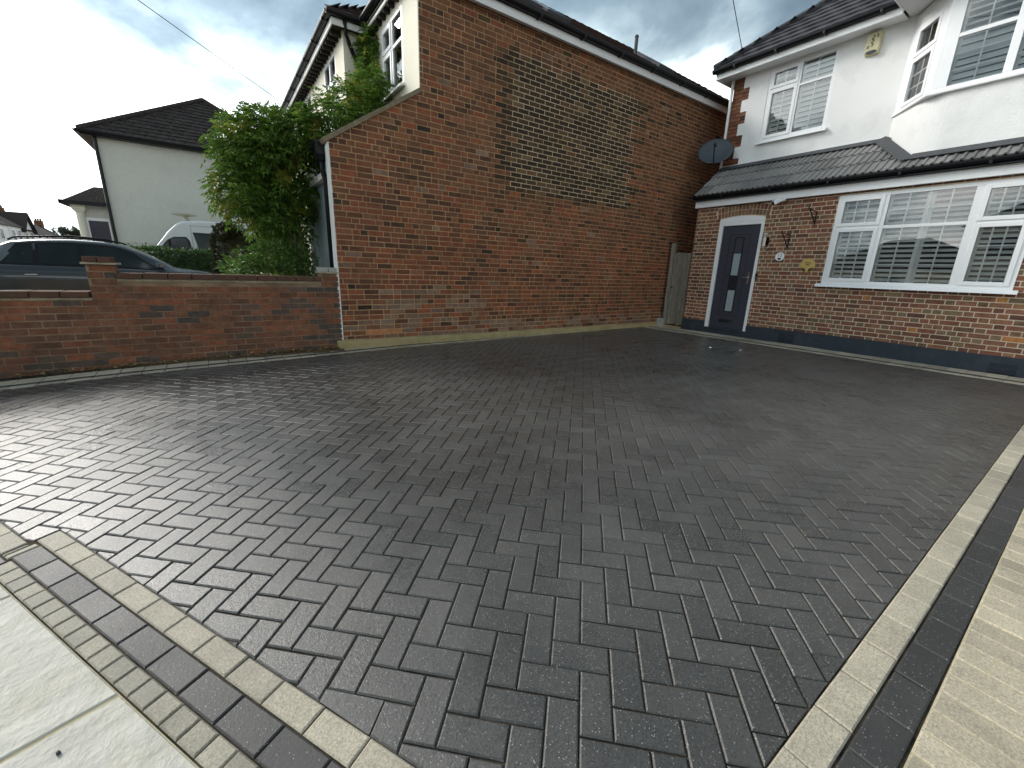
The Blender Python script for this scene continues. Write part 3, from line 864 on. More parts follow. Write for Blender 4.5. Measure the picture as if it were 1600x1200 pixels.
def roman(v0, r, clipw=None):
    mb = MB(); y0, y1 = r*CR, r*CR+CR+.05
    def P(x, y, h): return RB+Vector((0, v0+x, 0))+SL*y+SN*h
    n = len(prof); jj = rnd.uniform(0, .003)
    A_ = [mb.pt(P(x, y0, .034+h+jj)) for x, h in prof]; B_ = [mb.pt(P(x, y1, .012+h)) for x, h in prof]; C_ = [mb.pt(P(x, y0, .016+h*.9)) for x, h in prof]
    for q in range(n-1):
        mb.f.append([A_[q], A_[q+1], B_[q+1], B_[q]]); mb.f.append([C_[q], C_[q+1], A_[q+1], A_[q]]); mb.m += [0, 0]
    mb.build('roof_tile', m_tile, house)
for r in range(3):
    for k in range(28):
        v0 = 5.87-.3075*(k+1); y = (r+.5)*CR; uu = RB.x+SL.x*y
        if r > 0 and in_bay(uu+.12, v0+.30) and in_bay(uu+.12, v0+.02): continue
        roman(v0, r)
mb = MB(); mb.prism([(8.88, 2.80), (9.76, 3.52), (9.76, 2.80)], -2.6, 5.86, 'y'); mb.build('lean_to_deck', m_dark_room, house)
mb = MB()  # lead dressing at the top of the lean-to and round the bay
mb.face([RB+Vector((0, 2.85, 0))+SL*.97+SN*.062, RB+Vector((0, 5.87, 0))+SL*.97+SN*.062, RB+Vector((0, 5.87, 0))+SL*1.16+SN*.05, RB+Vector((0, 2.85, 0))+SL*1.16+SN*.05])
def rp(u, v, h=.064): return Vector((u, v, RB.z+(u-RB.x)*SL.z/SL.x))+SN*h
mb.face([rp(9.80, 2.96), rp(9.10, 2.36), rp(9.00, 2.47), rp(9.68, 3.08)]); mb.face([rp(9.14, 2.365, .071), rp(9.14, -2.6, .071), rp(9.02, -2.6, .068), rp(9.02, 2.44, .068)])
mb.build('lead_flashing', m_lead, house)
mb = MB(); mb.box(9.742, 9.764, 2.93, 5.875, 3.602, 3.622); mb.build('flashing_trim', m_white, house)
mb = MB(lambda p: RB+SL*p[0]+Vector((0, p[1], 0))+SN*p[2]); mb.box(-.02, 1.13, 5.868, 5.892, -.06, .045); mb.build('verge_trim', m_black, house)
# upper wall: toothed brick quoins and render
teeth = []; z = 3.30; k = 0
while z < 5.33:
    teeth.append((5.853-(.345 if k % 2 else .215), 5.86, z, min(z+.2256, 5.40))); z += .2256; k += 1
UWIN = (3.94, 5.12, 3.98, 5.30)
holed(house, 'render', m_render, (UU, 0, 0), VA, NU_, (-2.6, 5.853, 3.30, 5.40), [UWIN]+teeth, front=.012, thick=.05)
holed(house, 'upper_wall', m_mort_fac, (UU, 0, 0), VA, NU_, (-2.6, 5.853, 2.8, 5.40), [UWIN], front=-.042)
qi = []
for (a, b, z0, z1) in teeth:
    n = 3
    for q in range(n):
        za, zb = z0+q*.0752+.005, z0+(q+1)*.0752-.005
        if zb > 5.36: continue
        cuts = [a+.004, a+.1125*2, 5.853] if b-a > .3 else [a+.004, 5.853]
        if q % 2 and b-a > .3: cuts = [a+.004, a+.115, 5.853]
        if q % 2 and b-a < .3: cuts = [a+.004, a+.105, 5.853]
        for c0, c1 in zip(cuts, cuts[1:]):
            qi.append(([(c0, za), (c1-.008, za), (c1-.008, zb), (c0, zb)], 's'))
bricks(qi, house, (UU, 0, 0), VA, NU_, lambda p, k_: m_fr if rnd.random() < .55 else m_br_brown, 100, proud=-.004)
mb = MB(); mb.box(UU-.01, UU+6, 5.842, 5.853, 2.7, 5.4); mb.box(FU+.001, UU-.012, 5.842, 5.853, -.05, 2.79); mb.box(UU-.012, UU+6, 5.8425, 5.8535, -.05, 2.69); mb.build('side_wall', m_br_brown, house)
mb = MB(); mb.box(UU+.3, UU+6, -2.6, 5.83, -.05, 5.4); mb.build('back_rooms', m_dark_room, house)
uw = [dict(x0=.055, x1=.585, z0=.055, z1=.862, tilt=58, cov=.52, grid=(2, 3), tran=(.862, .905)), dict(x0=.055, x1=.585, z0=.905, z1=1.265, tilt=58, cov=.52, grid=(2, 2)),
      dict(x0=.63, x1=1.125, z0=.055, z1=.91, sash=True, tilt=58, cov=.52, grid=(2, 3), tran=(.91, .955)), dict(x0=.63, x1=1.125, z0=.955, z1=1.265, sash=True, grid=(2, 2))]
window(house, (UU-.002, 3.94, 3.98), VA, NU_, 1.18, 1.32, uw, [(.585, .63)], sill=.05, slatw=.085, label='white two-light upper window left of the bay')
mb = MB(); mb.tube([(UU-.03, 5.885, 3.55), (UU-.03, 5.885, 5.33)], .03, 10); mb.build('downpipe', m_white, house, smooth=True)
# bay
mb = MB(); qa, qb = (P_1[0]+.30*.759, P_1[1]+.30*.651), (P_1[0], P_1[1]-.30)
arcp = [tuple((1-f)**2*qa[k]+2*f*(1-f)*P_1[k]+f*f*qb[k] for k in range(2)) for f in [i/10 for i in range(11)]]
mb.prism([P_0]+arcp+[(9.10, -.4), (9.764, -.97)], 2.9, 3.935); mb.build('bay_wall', m_render, house)
mb = MB(); mb.prism([P_0, P_1, (9.10, -.4), (9.764, -.97)], 5.13, 5.34); mb.build('bay_lintel', m_render, house)
da = Vector((P_0[0]-P_1[0], P_0[1]-P_1[1], 0)); L_ = da.length; na = Vector((-da.y, da.x, 0)).normalized()
if na.x > 0: na = -na
sw_ = [dict(x0=.16, x1=.68, z0=.055, z1=.70, sash=True, grid=(2, 3), tran=(.70, .745)), dict(x0=.16, x1=.68, z0=.745, z1=1.13, sash=True, grid=(2, 1))]
window(house, (P_1[0], P_1[1], 3.945), da, na, L_, 1.185, sw_, [(.055, .16), (.68, L_-.056)], blind=False, back=.13, ext=-.10, label='narrow canted side window of the upper bay')
fw_ = []; mu = []
for k in range(4):
    x0 = 2.55-.08-(k+1)*.545-.09*k; fw_ += [dict(x0=x0, x1=x0+.545, z0=.055, z1=.66, tilt=58, cov=.52, grid=(2, 3), tran=(.66, .71)), dict(x0=x0, x1=x0+.545, z0=.71, z1=1.13, grid=(2, 1))]; mu.append((x0-.09, x0))
window(house, (9.10, -.28, 3.945), VA, NU_, 2.64, 1.185, fw_, [m for m in mu if m[0] > .06]+[(2.47, 2.588)], slatw=.085, fw=.055, ext=-.12, label='wide front window of the upper bay with shutters')
mb = MB(); 
so = [(P_0[0]+.02, P_0[1]+.05), (9.045, 2.385), (9.045, -.4), (9.12, -.4), (9.12, 2.30), (9.76, 2.86)]
mb.prism(so, 3.908, 3.944); mb.build('bay_sill', m_white, house, bevel=.006)
# eaves of the main roof
mb = MB(); mb.box(9.44, 9.462, 3.03, 6.12, 5.315, 5.425); mb.box(9.463, 9.75, 3.03, 6.10, 5.335, 5.35); mb.box(9.463, 12, 6.10, 6.12, 5.315, 5.425); mb.box(9.76, 12, 5.86, 6.099, 5.335, 5.35)
mb.build('fascia', m_white, house, bevel=.004)
gutter(house, (9.385, 3.03, 5.475), (9.385, 6.16, 5.475), (-1, 0, 0), .058, .8)
mb = MB(); mb.box(8.70, 8.72, -1.2, 3.03, 5.345, 5.58); mb.box(8.7205, 9.439, 3.01, 3.03, 5.345, 5.60); mb.build('bay_fascia', m_white, house, bevel=.004)
mb = MB(); mb.box(8.7205, 9.76, -1.2, 3.009, 5.36, 5.375); mb.build('bay_soffit', m_soffit, house)
mb = MB(); mb.prism([(-1.25, 5.585), (3.06, 5.585), (.9, 7.3)], 8.68, 11.5, 'x'); mb.build('bay_roof', m_tile2, house)
cs, sn = math.cos(math.radians(38)), math.sin(math.radians(38))
tiles(house, 'roof', m_tile2, (9.39, 0, 5.49), VA, (cs, 0, sn), 17, .27, .30, lambda r: (-1.0, 6.16-r*.27*cs), .016)
tiles(house, 'roof', m_tile2, (9.39, 6.17, 5.49), (1, 0, 0), (0, -cs, sn), 17, .27, .30, lambda r: (r*.27*cs, 6.5), .016)
mb = MB(); b0 = [(9.40, -1.2, 5.44), (9.40, 6.15, 5.44), (16, 6.15, 5.44), (16, -1.2, 5.44)]
ap = (9.40+3.6, 6.15-3.6, 5.44+3.6*sn/cs); mb.face(b0); mb.face([b0[0], b0[1], ap, (ap[0], -1.2, ap[2])]); mb.face([b0[1], b0[2], ap]); mb.face([b0[2], b0[3], (ap[0], -1.2, ap[2]), ap]); mb.face([b0[3], b0[0], (ap[0], -1.2, ap[2])])
mb.build('roof_filler', m_dark_room, house)  # unseen solid under the tiles, added to block light
h0, h1 = Vector((9.40, 6.155, 5.53)), Vector((9.40+3.6, 6.155-3.6, 5.53+3.6*sn/cs))
for k in range(14):
    a, b = h0+(h1-h0)*k/14, h0+(h1-h0)*((k+1)/14+.012); mb = MB(); mb.tube([a+Z*.012, b], .075, 8); mb.build('hip_tile', m_tile2, house)

# ------------------------------------------------------------------ things fixed to the house
t = thing('satellite_dish', (9.72, 5.9, 3.62), 'dark grey satellite dish on the house corner above the lean-to', 'satellite dish')
dc = Vector((9.42, 5.87, 3.865)); dn = Vector((-.80, -.42, .42)).normalized(); dx = dn.cross(Z).normalized(); dy = dx.cross(dn)
mb = MB(); rings = []
for k in range(7):
    r = k/6
    rings.append([dc+dx*(.355*r*math.cos(a))+dy*(.30*r*math.sin(a))+dn*(.085*r*r-.03) for a in [2*math.pi*q/28 for q in range(28)]])
rings[0] = [dc+dx*(.355*.02*math.cos(2*math.pi*q/28))+dy*(.30*.02*math.sin(2*math.pi*q/28))-dn*.03 for q in range(28)]
back_ = [[p-dn*.012 for p in r] for r in rings[::-1]]
mb.loft(rings+back_, caps=True); mb.build('dish', m_dish, t, smooth=True)
mb = MB(); lnb = dc+dn*.42-dy*.12; mb.tube([dc-dy*.29+dn*.03, dc-dy*.25+dn*.28, lnb], .012); mb.tube([lnb, lnb-dn*.10+dy*.03], .03, 10); mb.build('feed_arm', m_iron, t)
mb = MB(); mb.tube([dc-dn*.04, (9.66, 5.95, 3.80), (9.66, 5.95, 3.60)], .022); mb.tube([(9.66, 5.95, 3.68), (9.76, 5.865, 3.68)], .02); mb.box(9.755, 9.768, 5.854, 5.90, 3.58, 3.80); mb.build('mount', m_iron, t)

t = thing('wall_lamp', (FU, 4.26, 1.92), 'brushed steel cylinder wall lamp right of the front door', 'wall lamp')
mb = MB(); mb.tube([(FU-.10, 4.27, 1.83), (FU-.10, 4.27, 1.99)], .037, 14); mb.build('lamp_body', m_steel, t, smooth=False)
mb = MB(); mb.tube([(FU-.10, 4.27, 1.99), (FU-.10, 4.27, 2.06)], .028, 14); mb.build('lamp_glass', m_frost, t)
mb = MB(); mb.tube([(FU-.10, 4.27, 2.06), (FU-.10, 4.27, 2.075)], .034, 14); mb.build('lamp_cap', m_steel, t)
mb = MB(); mb.box(FU-.02, FU-.002, 4.22, 4.28, 1.86, 1.99); mb.tube([(FU-.01, 4.25, 1.92), (FU-.10, 4.27, 1.92)], .012); mb.build('lamp_bracket', m_iron, t)
mb = MB(); mb.tube([(FU-.10, 4.27, 1.83), (FU-.10, 4.262, 1.77), (FU-.08, 4.245, 1.745), (FU-.05, 4.225, 1.76), (FU-.02, 4.215, 1.80)], .007, 6); mb.build('lamp_scroll', m_steel, t)

for (v, zt, zb, tu, tz, lab) in ((3.49, 2.39, 2.205, 8.707, 2.42, 'black iron hanging-basket bracket high on the brick below the fascia'), (3.865, 2.032, 1.80, 8.719, 2.03, 'black iron hanging-basket bracket just right of the wall lamp')):
    t = thing('hanging_bracket', (FU, v, zb), lab, 'bracket', 'hanging-basket brackets on the front wall')
    mb = MB(); mb.tube([(FU-.012, v, zt+.02), (FU-.012, v, zb-.02)], .011, 6); mb.build('wall_bar', m_iron, t)
    mb = MB(); mb.tube([(FU-.012, v, zt), (tu, v, tz)], .009, 6); mb.tube([(tu, v, tz-.012), (tu-.025, v, tz+.025), (tu-.015, v, tz+.05)], .009, 6); mb.build('arm', m_iron, t)
    mb = MB(); mb.tube([(FU-.012, v, zb), (tu+.02, v, tz)], .010, 6); mb.build('strut', m_iron, t)

def disc(mb, c, r, d0, d1, n=32, sq=1.0): mb.prism([(c[0]+r*math.cos(2*math.pi*k/n), c[1]+r*sq*math.sin(2*math.pi*k/n)) for k in range(n)], FU-d1, FU-d0, 'x')
def text(body, size, org, mat, name, parent, depth=.002, rot=0):
    cu = bpy.data.curves.new(name, 'FONT'); cu.body = body; cu.size = size; cu.align_x = 'CENTER'; cu.align_y = 'CENTER'; cu.extrude = depth; cu.resolution_u = 3
    tmp = bpy.data.objects.new('tmp', cu); S.collection.objects.link(tmp)
    me = bpy.data.meshes.new_from_object(tmp.evaluated_get(bpy.context.evaluated_depsgraph_get())); bpy.data.objects.remove(tmp)
    # text x -> -v, text y -> z, text z -> -u
    me.transform(Matrix(((0, 0, -1, 0), (-1, 0, 0, 0), (0, 1, 0, 0), (0, 0, 0, 1))) @ Matrix.Rotation(rot, 4, 'Z'))
    me.materials.clear(); me.materials.append(mat); o = bpy.data.objects.new(name, me); link(o, org, parent); return o
t = thing('house_number_plaque', (FU, 3.965, 1.634), 'round white ceramic house number plaque between lamp and brass plaque', 'plaque')
mb = MB(); disc(mb, (3.965, 1.634), .080, .002, .016); pq = mb.build('plate', m_white, t, bevel=.004)
text('12', .085, (FU-.0165, 3.968, 1.660), m_greyink, 'number', t)
mb = MB(); mb.prism([(3.965+x*.034, 1.588+z*.024) for x, z in ((-1, .5), (-.6, .95), (-.1, .7), (.3, 1), (.8, .9), (1, .4), (.6, -.3), (.1, -1), (-.5, -.4))], FU-.018, FU-.015, 'x'); mb.build('motif', m_ink, t)
t = thing('brass_plaque', (FU, 3.46, 1.475), 'round brass plaque with a tree emblem left of the window', 'plaque')
mb = MB(); disc(mb, (3.46, 1.475), .125, .002, .012, 40); mb.build('plate', m_brass, t, bevel=.003)
mb = MB(); mb.prism([(3.46+.118*math.cos(a), 1.475+.118*math.sin(a)) for a in [math.radians(d) for d in range(200, 261, 6)]]+[(3.438, 1.385), (3.425, 1.42)], FU-.0135, FU-.010, 'x')
mb.prism([(3.46+.118*math.cos(a), 1.475+.118*math.sin(a)) for a in [math.radians(d) for d in range(280, 341, 6)]]+[(3.495, 1.42), (3.482, 1.385)], FU-.0135, FU-.010, 'x'); mb.build('recess', m_brassd, t)
mb = MB(); rr = random.Random(4)
for k in range(26):
    a, r = rr.uniform(-.2, 3.4), rr.uniform(.03, .10); mb.prism([(3.46+r*math.cos(a)+.012*math.cos(q), 1.475+r*math.sin(a)*.9+.010*math.sin(q)) for q in [0, 1.25, 2.5, 3.8, 5]], FU-.0165-.0001*k, FU-.0115, 'x')
mb.build('tree_crown', m_brass, t)
text('HOME', .036, (FU-.0185, 3.462, 1.515), m_brassd, 'lettering', t) if False else None
mb = MB()
for dx_, dz_, w_ in ((.03, .045, .02), (.0, .047, .018), (-.03, .044, .02), (.012, .012, .026), (-.02, .010, .022)): mb.box(FU-.0215, FU-.016, 3.46+dx_-w_/2, 3.46+dx_+w_/2, 1.475+dz_-.009, 1.475+dz_+.009)
mb.build('worn_lettering', m_brassd, t)
t = thing('doorbell', (FU-.012, 4.392, 1.26), 'small black doorbell button on the white door frame', 'doorbell')
mb = MB(); mb.box(FU-.030, FU-.0125, 4.315, 4.357, 1.20, 1.31); mb.build('case', m_iron, t, bevel=.006)
mb = MB(); mb.tube([(FU-.031, 4.336, 1.235), (FU-.034, 4.336, 1.235)], .012, 12); mb.build('button', m_steel, t)
t = thing('security_camera', (8.975, 4.12, 2.66), 'white security camera under the fascia above the lamp', 'camera')
mb = MB(); mb.tube([(8.955, 4.05, 2.66), (8.94, 4.05, 2.655)], .035, 16); mb.tube([(8.94, 4.05, 2.655), (8.90, 4.08, 2.63)], .018, 10); mb.build('mount', m_white, t)
mb = MB(lambda p: Vector((8.86, 4.13, 2.62))+Vector((-.75, .35, -.40)).normalized()*p[0]+Vector((.42, .9, 0)).normalized()*p[1]+Vector((-.3, .15, .9)).normalized()*p[2]); mb.box(-.09, .08, -.04, .04, -.035, .04); mb.build('camera_body', m_white, t, bevel=.012)
mb = MB(lambda p: Vector((8.86, 4.13, 2.62))+Vector((-.75, .35, -.40)).normalized()*p[0]+Vector((.42, .9, 0)).normalized()*p[1]+Vector((-.3, .15, .9)).normalized()*p[2]); mb.box(.0805, .086, -.03, .03, -.028, .028); mb.build('lens', m_ink, t)
t = thing('alarm_box', (UU, 3.42, 5.1), 'cream burglar alarm box under the eaves between upper window and bay', 'alarm box')
T_ = lambda p: Vector((UU-.012-p[1], 3.43-p[0], 4.965+p[2]))
mb = MB(T_); mb.loft([[(-.11*w, .0, z), (-.10*w, d, z), (.10*w, d, z), (.11*w, 0, z)] for z, w, d in ((0, .85, .05), (.03, .95, .075), (.10, 1, .085), (.30, 1, .085), (.335, .96, .07))]); mb.build('cover', m_bell, t, bevel=.012)
mb = MB(T_); mb.prism([(.075*math.cos(a), .038+.022*math.sin(a)) for a in [2*math.pi*k/20 for k in range(20)]], .05, .0875, 'y'); mb.build('strobe', m_bellb, t)
mb = MB(T_); rr = random.Random(9)
for k in range(9):
    x = .012*math.sin(k*1.9); z = .115+k*.019; mb.box(x-.013, x+.011, .0868, .0895, z, z+.013)
mb.box(-.07, -.045, .0868, .0895, .10, .125); mb.box(-.06, -.035, .0868, .0892, .12, .135); mb.box(.05, .066, .0868, .0895, .235, .285)
mb.build('print', m_bellt, t)

# ------------------------------------------------------------------ gate
t = thing('wooden_gate', (9.06, 6.1, .05), 'weathered grey board gate between the brick wall and the house', 'gate')
for k in range(5):
    v0 = 5.868+.086*k; mb = MB(); mb.box(9.035+rnd.uniform(-.004, .004), 9.06, v0, v0+.082, .05+rnd.uniform(0, .04), 1.735+rnd.uniform(-.012, .012)); mb.build('board', m_wood, t, bevel=.003)
for z in (.35, 1.45):
    mb = MB(); mb.box(9.061, 9.10, 5.87, 6.30, z, z+.09); mb.build('rail', m_wood, t)
mb = MB(); mb.box(9.0, 9.09, 6.305, 6.385, .0, 1.955); mb.build('gate_post', m_wood, t, bevel=.006)
mb = MB(); mb.box(9.01, 9.034, 6.235, 6.275, .93, .96); mb.tube([(9.03, 6.255, .945), (9.0, 6.255, .945)], .012); mb.build('latch', m_iron, t)
mb = MB(); mb.box(8.86, 8.99, 6.30, 6.45, -.01, .19); o = mb.build('concrete_block', m_kerb, bevel=.012, label='pale concrete block at the foot of the gate post', cat='block')
mb = MB(); mb.box(8.99, 9.055, 5.862, 6.46, -.02, .035); mb.build('gate_step', m_conc, kind='structure')

# ================================================================== NEIGHBOUR'S BRICK HOUSE
BV = 6.474
nb = thing('brick_house', (6, BV, 0), 'red brick neighbour house with a blank side wall and cream front', 'house')
mb = MB(); mb.prism([(1.458, -.15), (1.458, 2.79), (2.772, 3.65), (2.772, 5.10), (10.85, 5.10), (10.85, -.15)], BV+.0042, BV+.20, 'y'); mb.build('wall', m_mort_big, nb)
PT = (4.13, 7.68, 2.575, 4.60)
mb = MB(); mb.box(PT[0]+.25, PT[1]-.25, BV+.0024, BV+.0040, PT[2], PT[3]); mb.build('patch_mortar', m_mort_patch, nb)
NR, BP = 65, .0762; Z0 = .095
def patch_ends(k):
    rr = random.Random(k*31+5); b = math.floor(PT[0]/.225)*.225+(.1125 if k % 2 else 0)
    return b+.225*rr.choice((0, 0, 0, 1, 0)), b+.225*(15+rr.choice((0, 0, 1, 1, 2, -1)))
def iv_big(z):
    if z < 2.79: l = 1.455
    elif z < 3.65: l = 1.455+(z-.04-2.79)*1.315/.86
    else: l = 2.765
    out = [(l, 10.85)]
    if PT[2]-.02 < z < PT[3]+.02:
        k = int((z-Z0)/BP); off = .1125*(k % 2); rr = random.Random(k)
        e0, e1 = patch_ends(k); out = [(l, e0), (e1, 10.85)]
    return out
def iv_patch(z):
    if not (PT[2]-.02 < z < PT[3]+.02): return []
    k = int((z-Z0)/BP); off = .1125*(k % 2); rr = random.Random(k)
    e0, e1 = patch_ends(k); return [(e0+.008, e1-.006)]
bi = lay(NR, iv_big, 'mixed', Z0, BP)
bi2 = []
for p, kd in bi:
    cx = (p[0][0]+p[1][0])/2
    if cx < 2.76 and p[2][1] > 2.7:
        p = clip(p, [(-.654, 1, 2.79-.654*1.455)])
        if len(p) < 3: continue
    bi2.append((p, kd))
pi_ = [(p, 'p') for p, kd in lay(NR, iv_patch, 'stretcher', Z0, BP)]
rz = random.Random(5)
def big_mat(p, kd):
    if kd == 'p':
        x = p[0][0]; return m_br_brown if rz.random() < .02+(.22 if x > 7.2 or p[0][1] > 4.5 else 0) else m_br_stock
    x, z = sum(q[0] for q in p)/len(p), sum(q[1] for q in p)/len(p); r = rz.random()
    if abs(z-Z0-1.5*BP) < .03 and 1.86 < x < 2.4: return m_br_new
    w = .7 if z < .30 else (.55 if (1.8 < x < 3.9 and z < .85) else .02)
    if r < w: return m_br_grey
    red = .80 if .75 < z < 1.75 else (.55 if z < 2.45 else (.30 if z < 3.6 else .18))
    if 5 < x and z > 1.6: red -= .15
    r = rz.random()
    if r < red: return m_br_red
    if r > .985: return m_br_stock
    return m_br_brown
bricks(bi2+pi_, nb, (0, BV, 0), (1, 0, 0), (0, -1, 0), big_mat, 300, jit=.0012)
# concrete haunch
mb = MB(); rings = []
for k in range(40):
    u = 1.36+7.65*k/39; tz = .115-.06*k/39+rnd.uniform(-.008, .008); w = .10-.05*k/39+rnd.uniform(-.008, .008)
    rings.append([(u, BV+.02, -.05), (u, BV-w-.03, -.05), (u, BV-w, tz-.035), (u, BV-w*.55, tz), (u, BV+.02, tz+.01)])
mb.loft(rings); mb.build('concrete_haunch', m_conc, nb)
# verge of the catslide roof, cream returns, white corner strip
cz = Vector((1.315, 0, .86)).normalized(); cn = Vector((-cz.z, 0, cz.x))
o0 = Vector((1.455, BV, 2.79))
for k in range(7):
    mb = MB(lambda p: o0+cz*p[0]+Vector((0, p[1], 0))+cn*p[2]); a = -.07+k*.236
    mb.box(a, a+.232, -.035+rnd.uniform(-.004, .004), .25, -.005, .045+rnd.uniform(0, .008)); mb.build('verge_tile', plain('verge_mortar', (.22, .18, .12), .95, .1, 0, .4, 14, .7, 60, (.10, .085, .05), .8, 5) if k == 0 else bpy.data.materials['verge_mortar'], nb)
tiles(nb, 'catslide_roof', m_tile4, (1.38, 0, 2.80), (0, 1, 0), (cz.x, 0, cz.z), 7, .24, .17, lambda r: (BV+.22, 8.62), .014)
mb = MB(); mb.prism([(1.47, 2.72), (2.76, 3.57), (2.76, 2.72)], 6.70, 8.60, 'y'); mb.build('roof_filler', m_dark_room, nb)
mb = MB(); mb.box(1.428, 1.456, BV+.001, 6.60, .10, 2.78); mb.build('corner_strip', m_wpaint, nb)
mb = MB(); mb.box(1.4275, 1.4578, BV-.012, BV-.0, .02, 1.18); mb.build('corner_trim', m_wpaint, nb)
mb = MB(); mb.box(1.475, 1.50, 6.69, 6.78, -.1, 2.75); mb.build('reveal', m_wpaint, nb)
mb = MB(); mb.box(1.49, 1.53, 6.70, 8.60, -.1, 2.74); mb.build('garage_front', m_pale, nb)
for k in range(8):
    mb = MB(); mb.box(1.478, 1.489, 6.80+.21*k, 6.80+.21*k+.2, -.1, 2.35); mb.build('plank', m_pale, nb, bevel=.004)
mb = MB(); mb.box(1.40, 1.489, 6.78, 8.6, 2.36, 2.44); mb.build('lintel', m_wpaint, nb)
mb = MB(); mb.tube([(1.40, 6.70, 2.60), (1.40, 6.72, 2.45), (1.435, 6.72, 2.33), (1.435, 6.72, -.1)], .036, 10); mb.build('downpipe', m_black, nb, smooth=True)
mb = MB(); mb.loft([[(1.40+x*s, 6.70+y*s, z) for x, y in ((-1, -1), (1, -1), (1, 1), (-1, 1))] for z, s in ((2.56, .04), (2.64, .075), (2.76, .085))]); mb.build('hopper', m_black, nb, bevel=.01)
gutter(nb, (1.36, 6.62, 2.80), (1.36, 8.6, 2.80), (-1, 0, 0), .055, .9)
mb = MB(); mb.box(2.752, 2.771, BV+.0015, 6.72, 3.62, 5.09); mb.build('corner_render', m_cream, nb)
holed(nb, 'front_wall', m_cream, (2.754, 0, 0), VA, NU_, (6.72, 8.70, 3.0, 5.09), [(7.06, 8.0, 3.92, 4.95)], front=.002, thick=.2)
lw2 = [dict(x0=.055, x1=.44, z0=.055, z1=.60, grid=(2, 3), tran=(.60, .65)), dict(x0=.055, x1=.44, z0=.65, z1=.975, grid=(2, 2)), dict(x0=.50, x1=.885, z0=.055, z1=.60, sash=True, grid=(2, 3), tran=(.60, .65)), dict(x0=.50, x1=.885, z0=.65, z1=.975, sash=True, grid=(2, 2))]
window(nb, (2.752, 7.06, 3.92), VA, NU_, .94, 1.03, lw2, [(.44, .50)], sill=.04, blind=False, leaded=True, bars_w=.008, label='leaded white window above the sloping roof')
# wing
holed(nb, 'wing_front', m_cream, (2.30, 0, 0), VA, NU_, (8.66, 15.5, -.4, 5.10), [(9.25, 10.2, 3.75, 4.98), (11.6, 12.6, 3.75, 4.98)], front=0, thick=.2)
mb = MB(); mb.box(2.302, 2.752, 8.65, 8.85, -.4, 5.10); mb.build('wing_side', m_cream, nb)
for v0, w0 in ((9.25, .95), (11.6, 1.0)):
    window(nb, (2.30, v0, 3.75), VA, NU_, w0, 1.23, [dict(x0=.055, x1=w0/2-.03, z0=.055, z1=.78, grid=(1, 1), tran=(.78, .83)), dict(x0=.055, x1=w0/2-.03, z0=.83, z1=1.175), dict(x0=w0/2+.03, x1=w0-.055, z0=.055, z1=.78, tran=(.78, .83)), dict(x0=w0/2+.03, x1=w0-.055, z0=.83, z1=1.175)], [(w0/2-.03, w0/2+.03)], sill=.04, blind=False)
mb = MB(); mb.box(3.05, 10.8, 6.70, 15.4, -.4, 5.10); mb.build('back_rooms', m_dark_room, nb)
m_dsof = plain('dark_soffit', (.030, .026, .022), .8, .2)
mb = MB(); mb.box(2.62, 2.645, 6.36, 8.50, 5.05, 5.15); mb.box(2.09, 2.62, 8.505, 8.53, 5.05, 5.15); mb.box(2.09, 2.115, 8.531, 15.6, 5.05, 5.15); mb.build('fascia', m_wpaint, nb, bevel=.004)
mb = MB(); mb.box(2.646, 2.752, 6.48, 8.66, 5.075, 5.09); mb.box(2.116, 2.62, 8.531, 15.6, 5.0755, 5.0905); mb.build('soffit', m_dsof, nb)
for k in range(34):
    v = 8.75+k*.2; mb = MB(); mb.box(2.13, 2.298, v, v+.05, 5.00, 5.075); mb.build('rafter_end', m_dsof, nb)
for k in range(9):
    v = 6.75+k*.2; mb = MB(); mb.box(2.65, 2.75, v, v+.05, 5.01, 5.075); mb.build('rafter_end', m_dsof, nb)
gutter(nb, (2.565, 6.30, 5.20), (2.565, 8.44, 5.20), (-1, 0, 0), .055, .9); gutter(nb, (2.035, 8.45, 5.20), (2.035, 15.6, 5.20), (-1, 0, 0), .055, .9)
gutter(nb, (2.0, 8.45, 5.202), (2.56, 8.45, 5.202), (0, -1, 0), .055, .9, brk=False)
mb = MB(); mb.tube([(2.30, 8.47, 5.17), (2.33, 8.56, 4.98), (2.45, 8.62, 4.75), (2.68, 8.62, 4.35), (2.70, 8.62, 3.6)], .033, 8); mb.build('downpipe', m_black, nb, smooth=True)
# side eaves
mb = MB(); mb.box(2.646, 10.95, 6.352, 6.376, 4.965, 5.085); mb.build('fascia', m_white, nb, bevel=.004)
mb = MB(); mb.box(2.78, 10.95, 6.3765, 6.47, 5.0, 5.015); mb.build('soffit', m_wpaint, nb)
gutter(nb, (2.58, 6.292, 5.135), (10.97, 6.292, 5.135), (0, -1, 0), .058, .95)
pr, prs = math.cos(math.radians(34)), math.sin(math.radians(34))
tiles(nb, 'roof', m_tile4, (0, 6.285, 5.14), (1, 0, 0), (0, pr, prs), 18, .25, .27, lambda r: (2.55+r*.25*pr, 10.98), .016)
tiles(nb, 'roof', m_tile4, (2.555, 0, 5.21), VA, (pr, 0, prs), 14, .25, .27, lambda r: (6.30+r*.25*pr, 12.0), .016)
tiles(nb, 'wing_roof', m_tile4, (2.03, 0, 5.205), VA, (pr, 0, prs), 12, .25, .27, lambda r: (8.45+r*.25*pr, 15.6-r*.25*pr), .016)
tiles(nb, 'wing_roof', m_tile4, (0, 8.44, 5.205), (1, 0, 0), (0, pr, prs), 12, .25, .27, lambda r: (2.03+r*.25*pr, 4.5), .016)
mb = MB(); B_ = [(2.6, 6.33, 5.10), (10.95, 6.33, 5.10), (10.95, 15.5, 5.10), (2.6, 15.5, 5.10)]; ry = 10.9; rh = 5.08+(ry-6.33)*prs/pr-.02
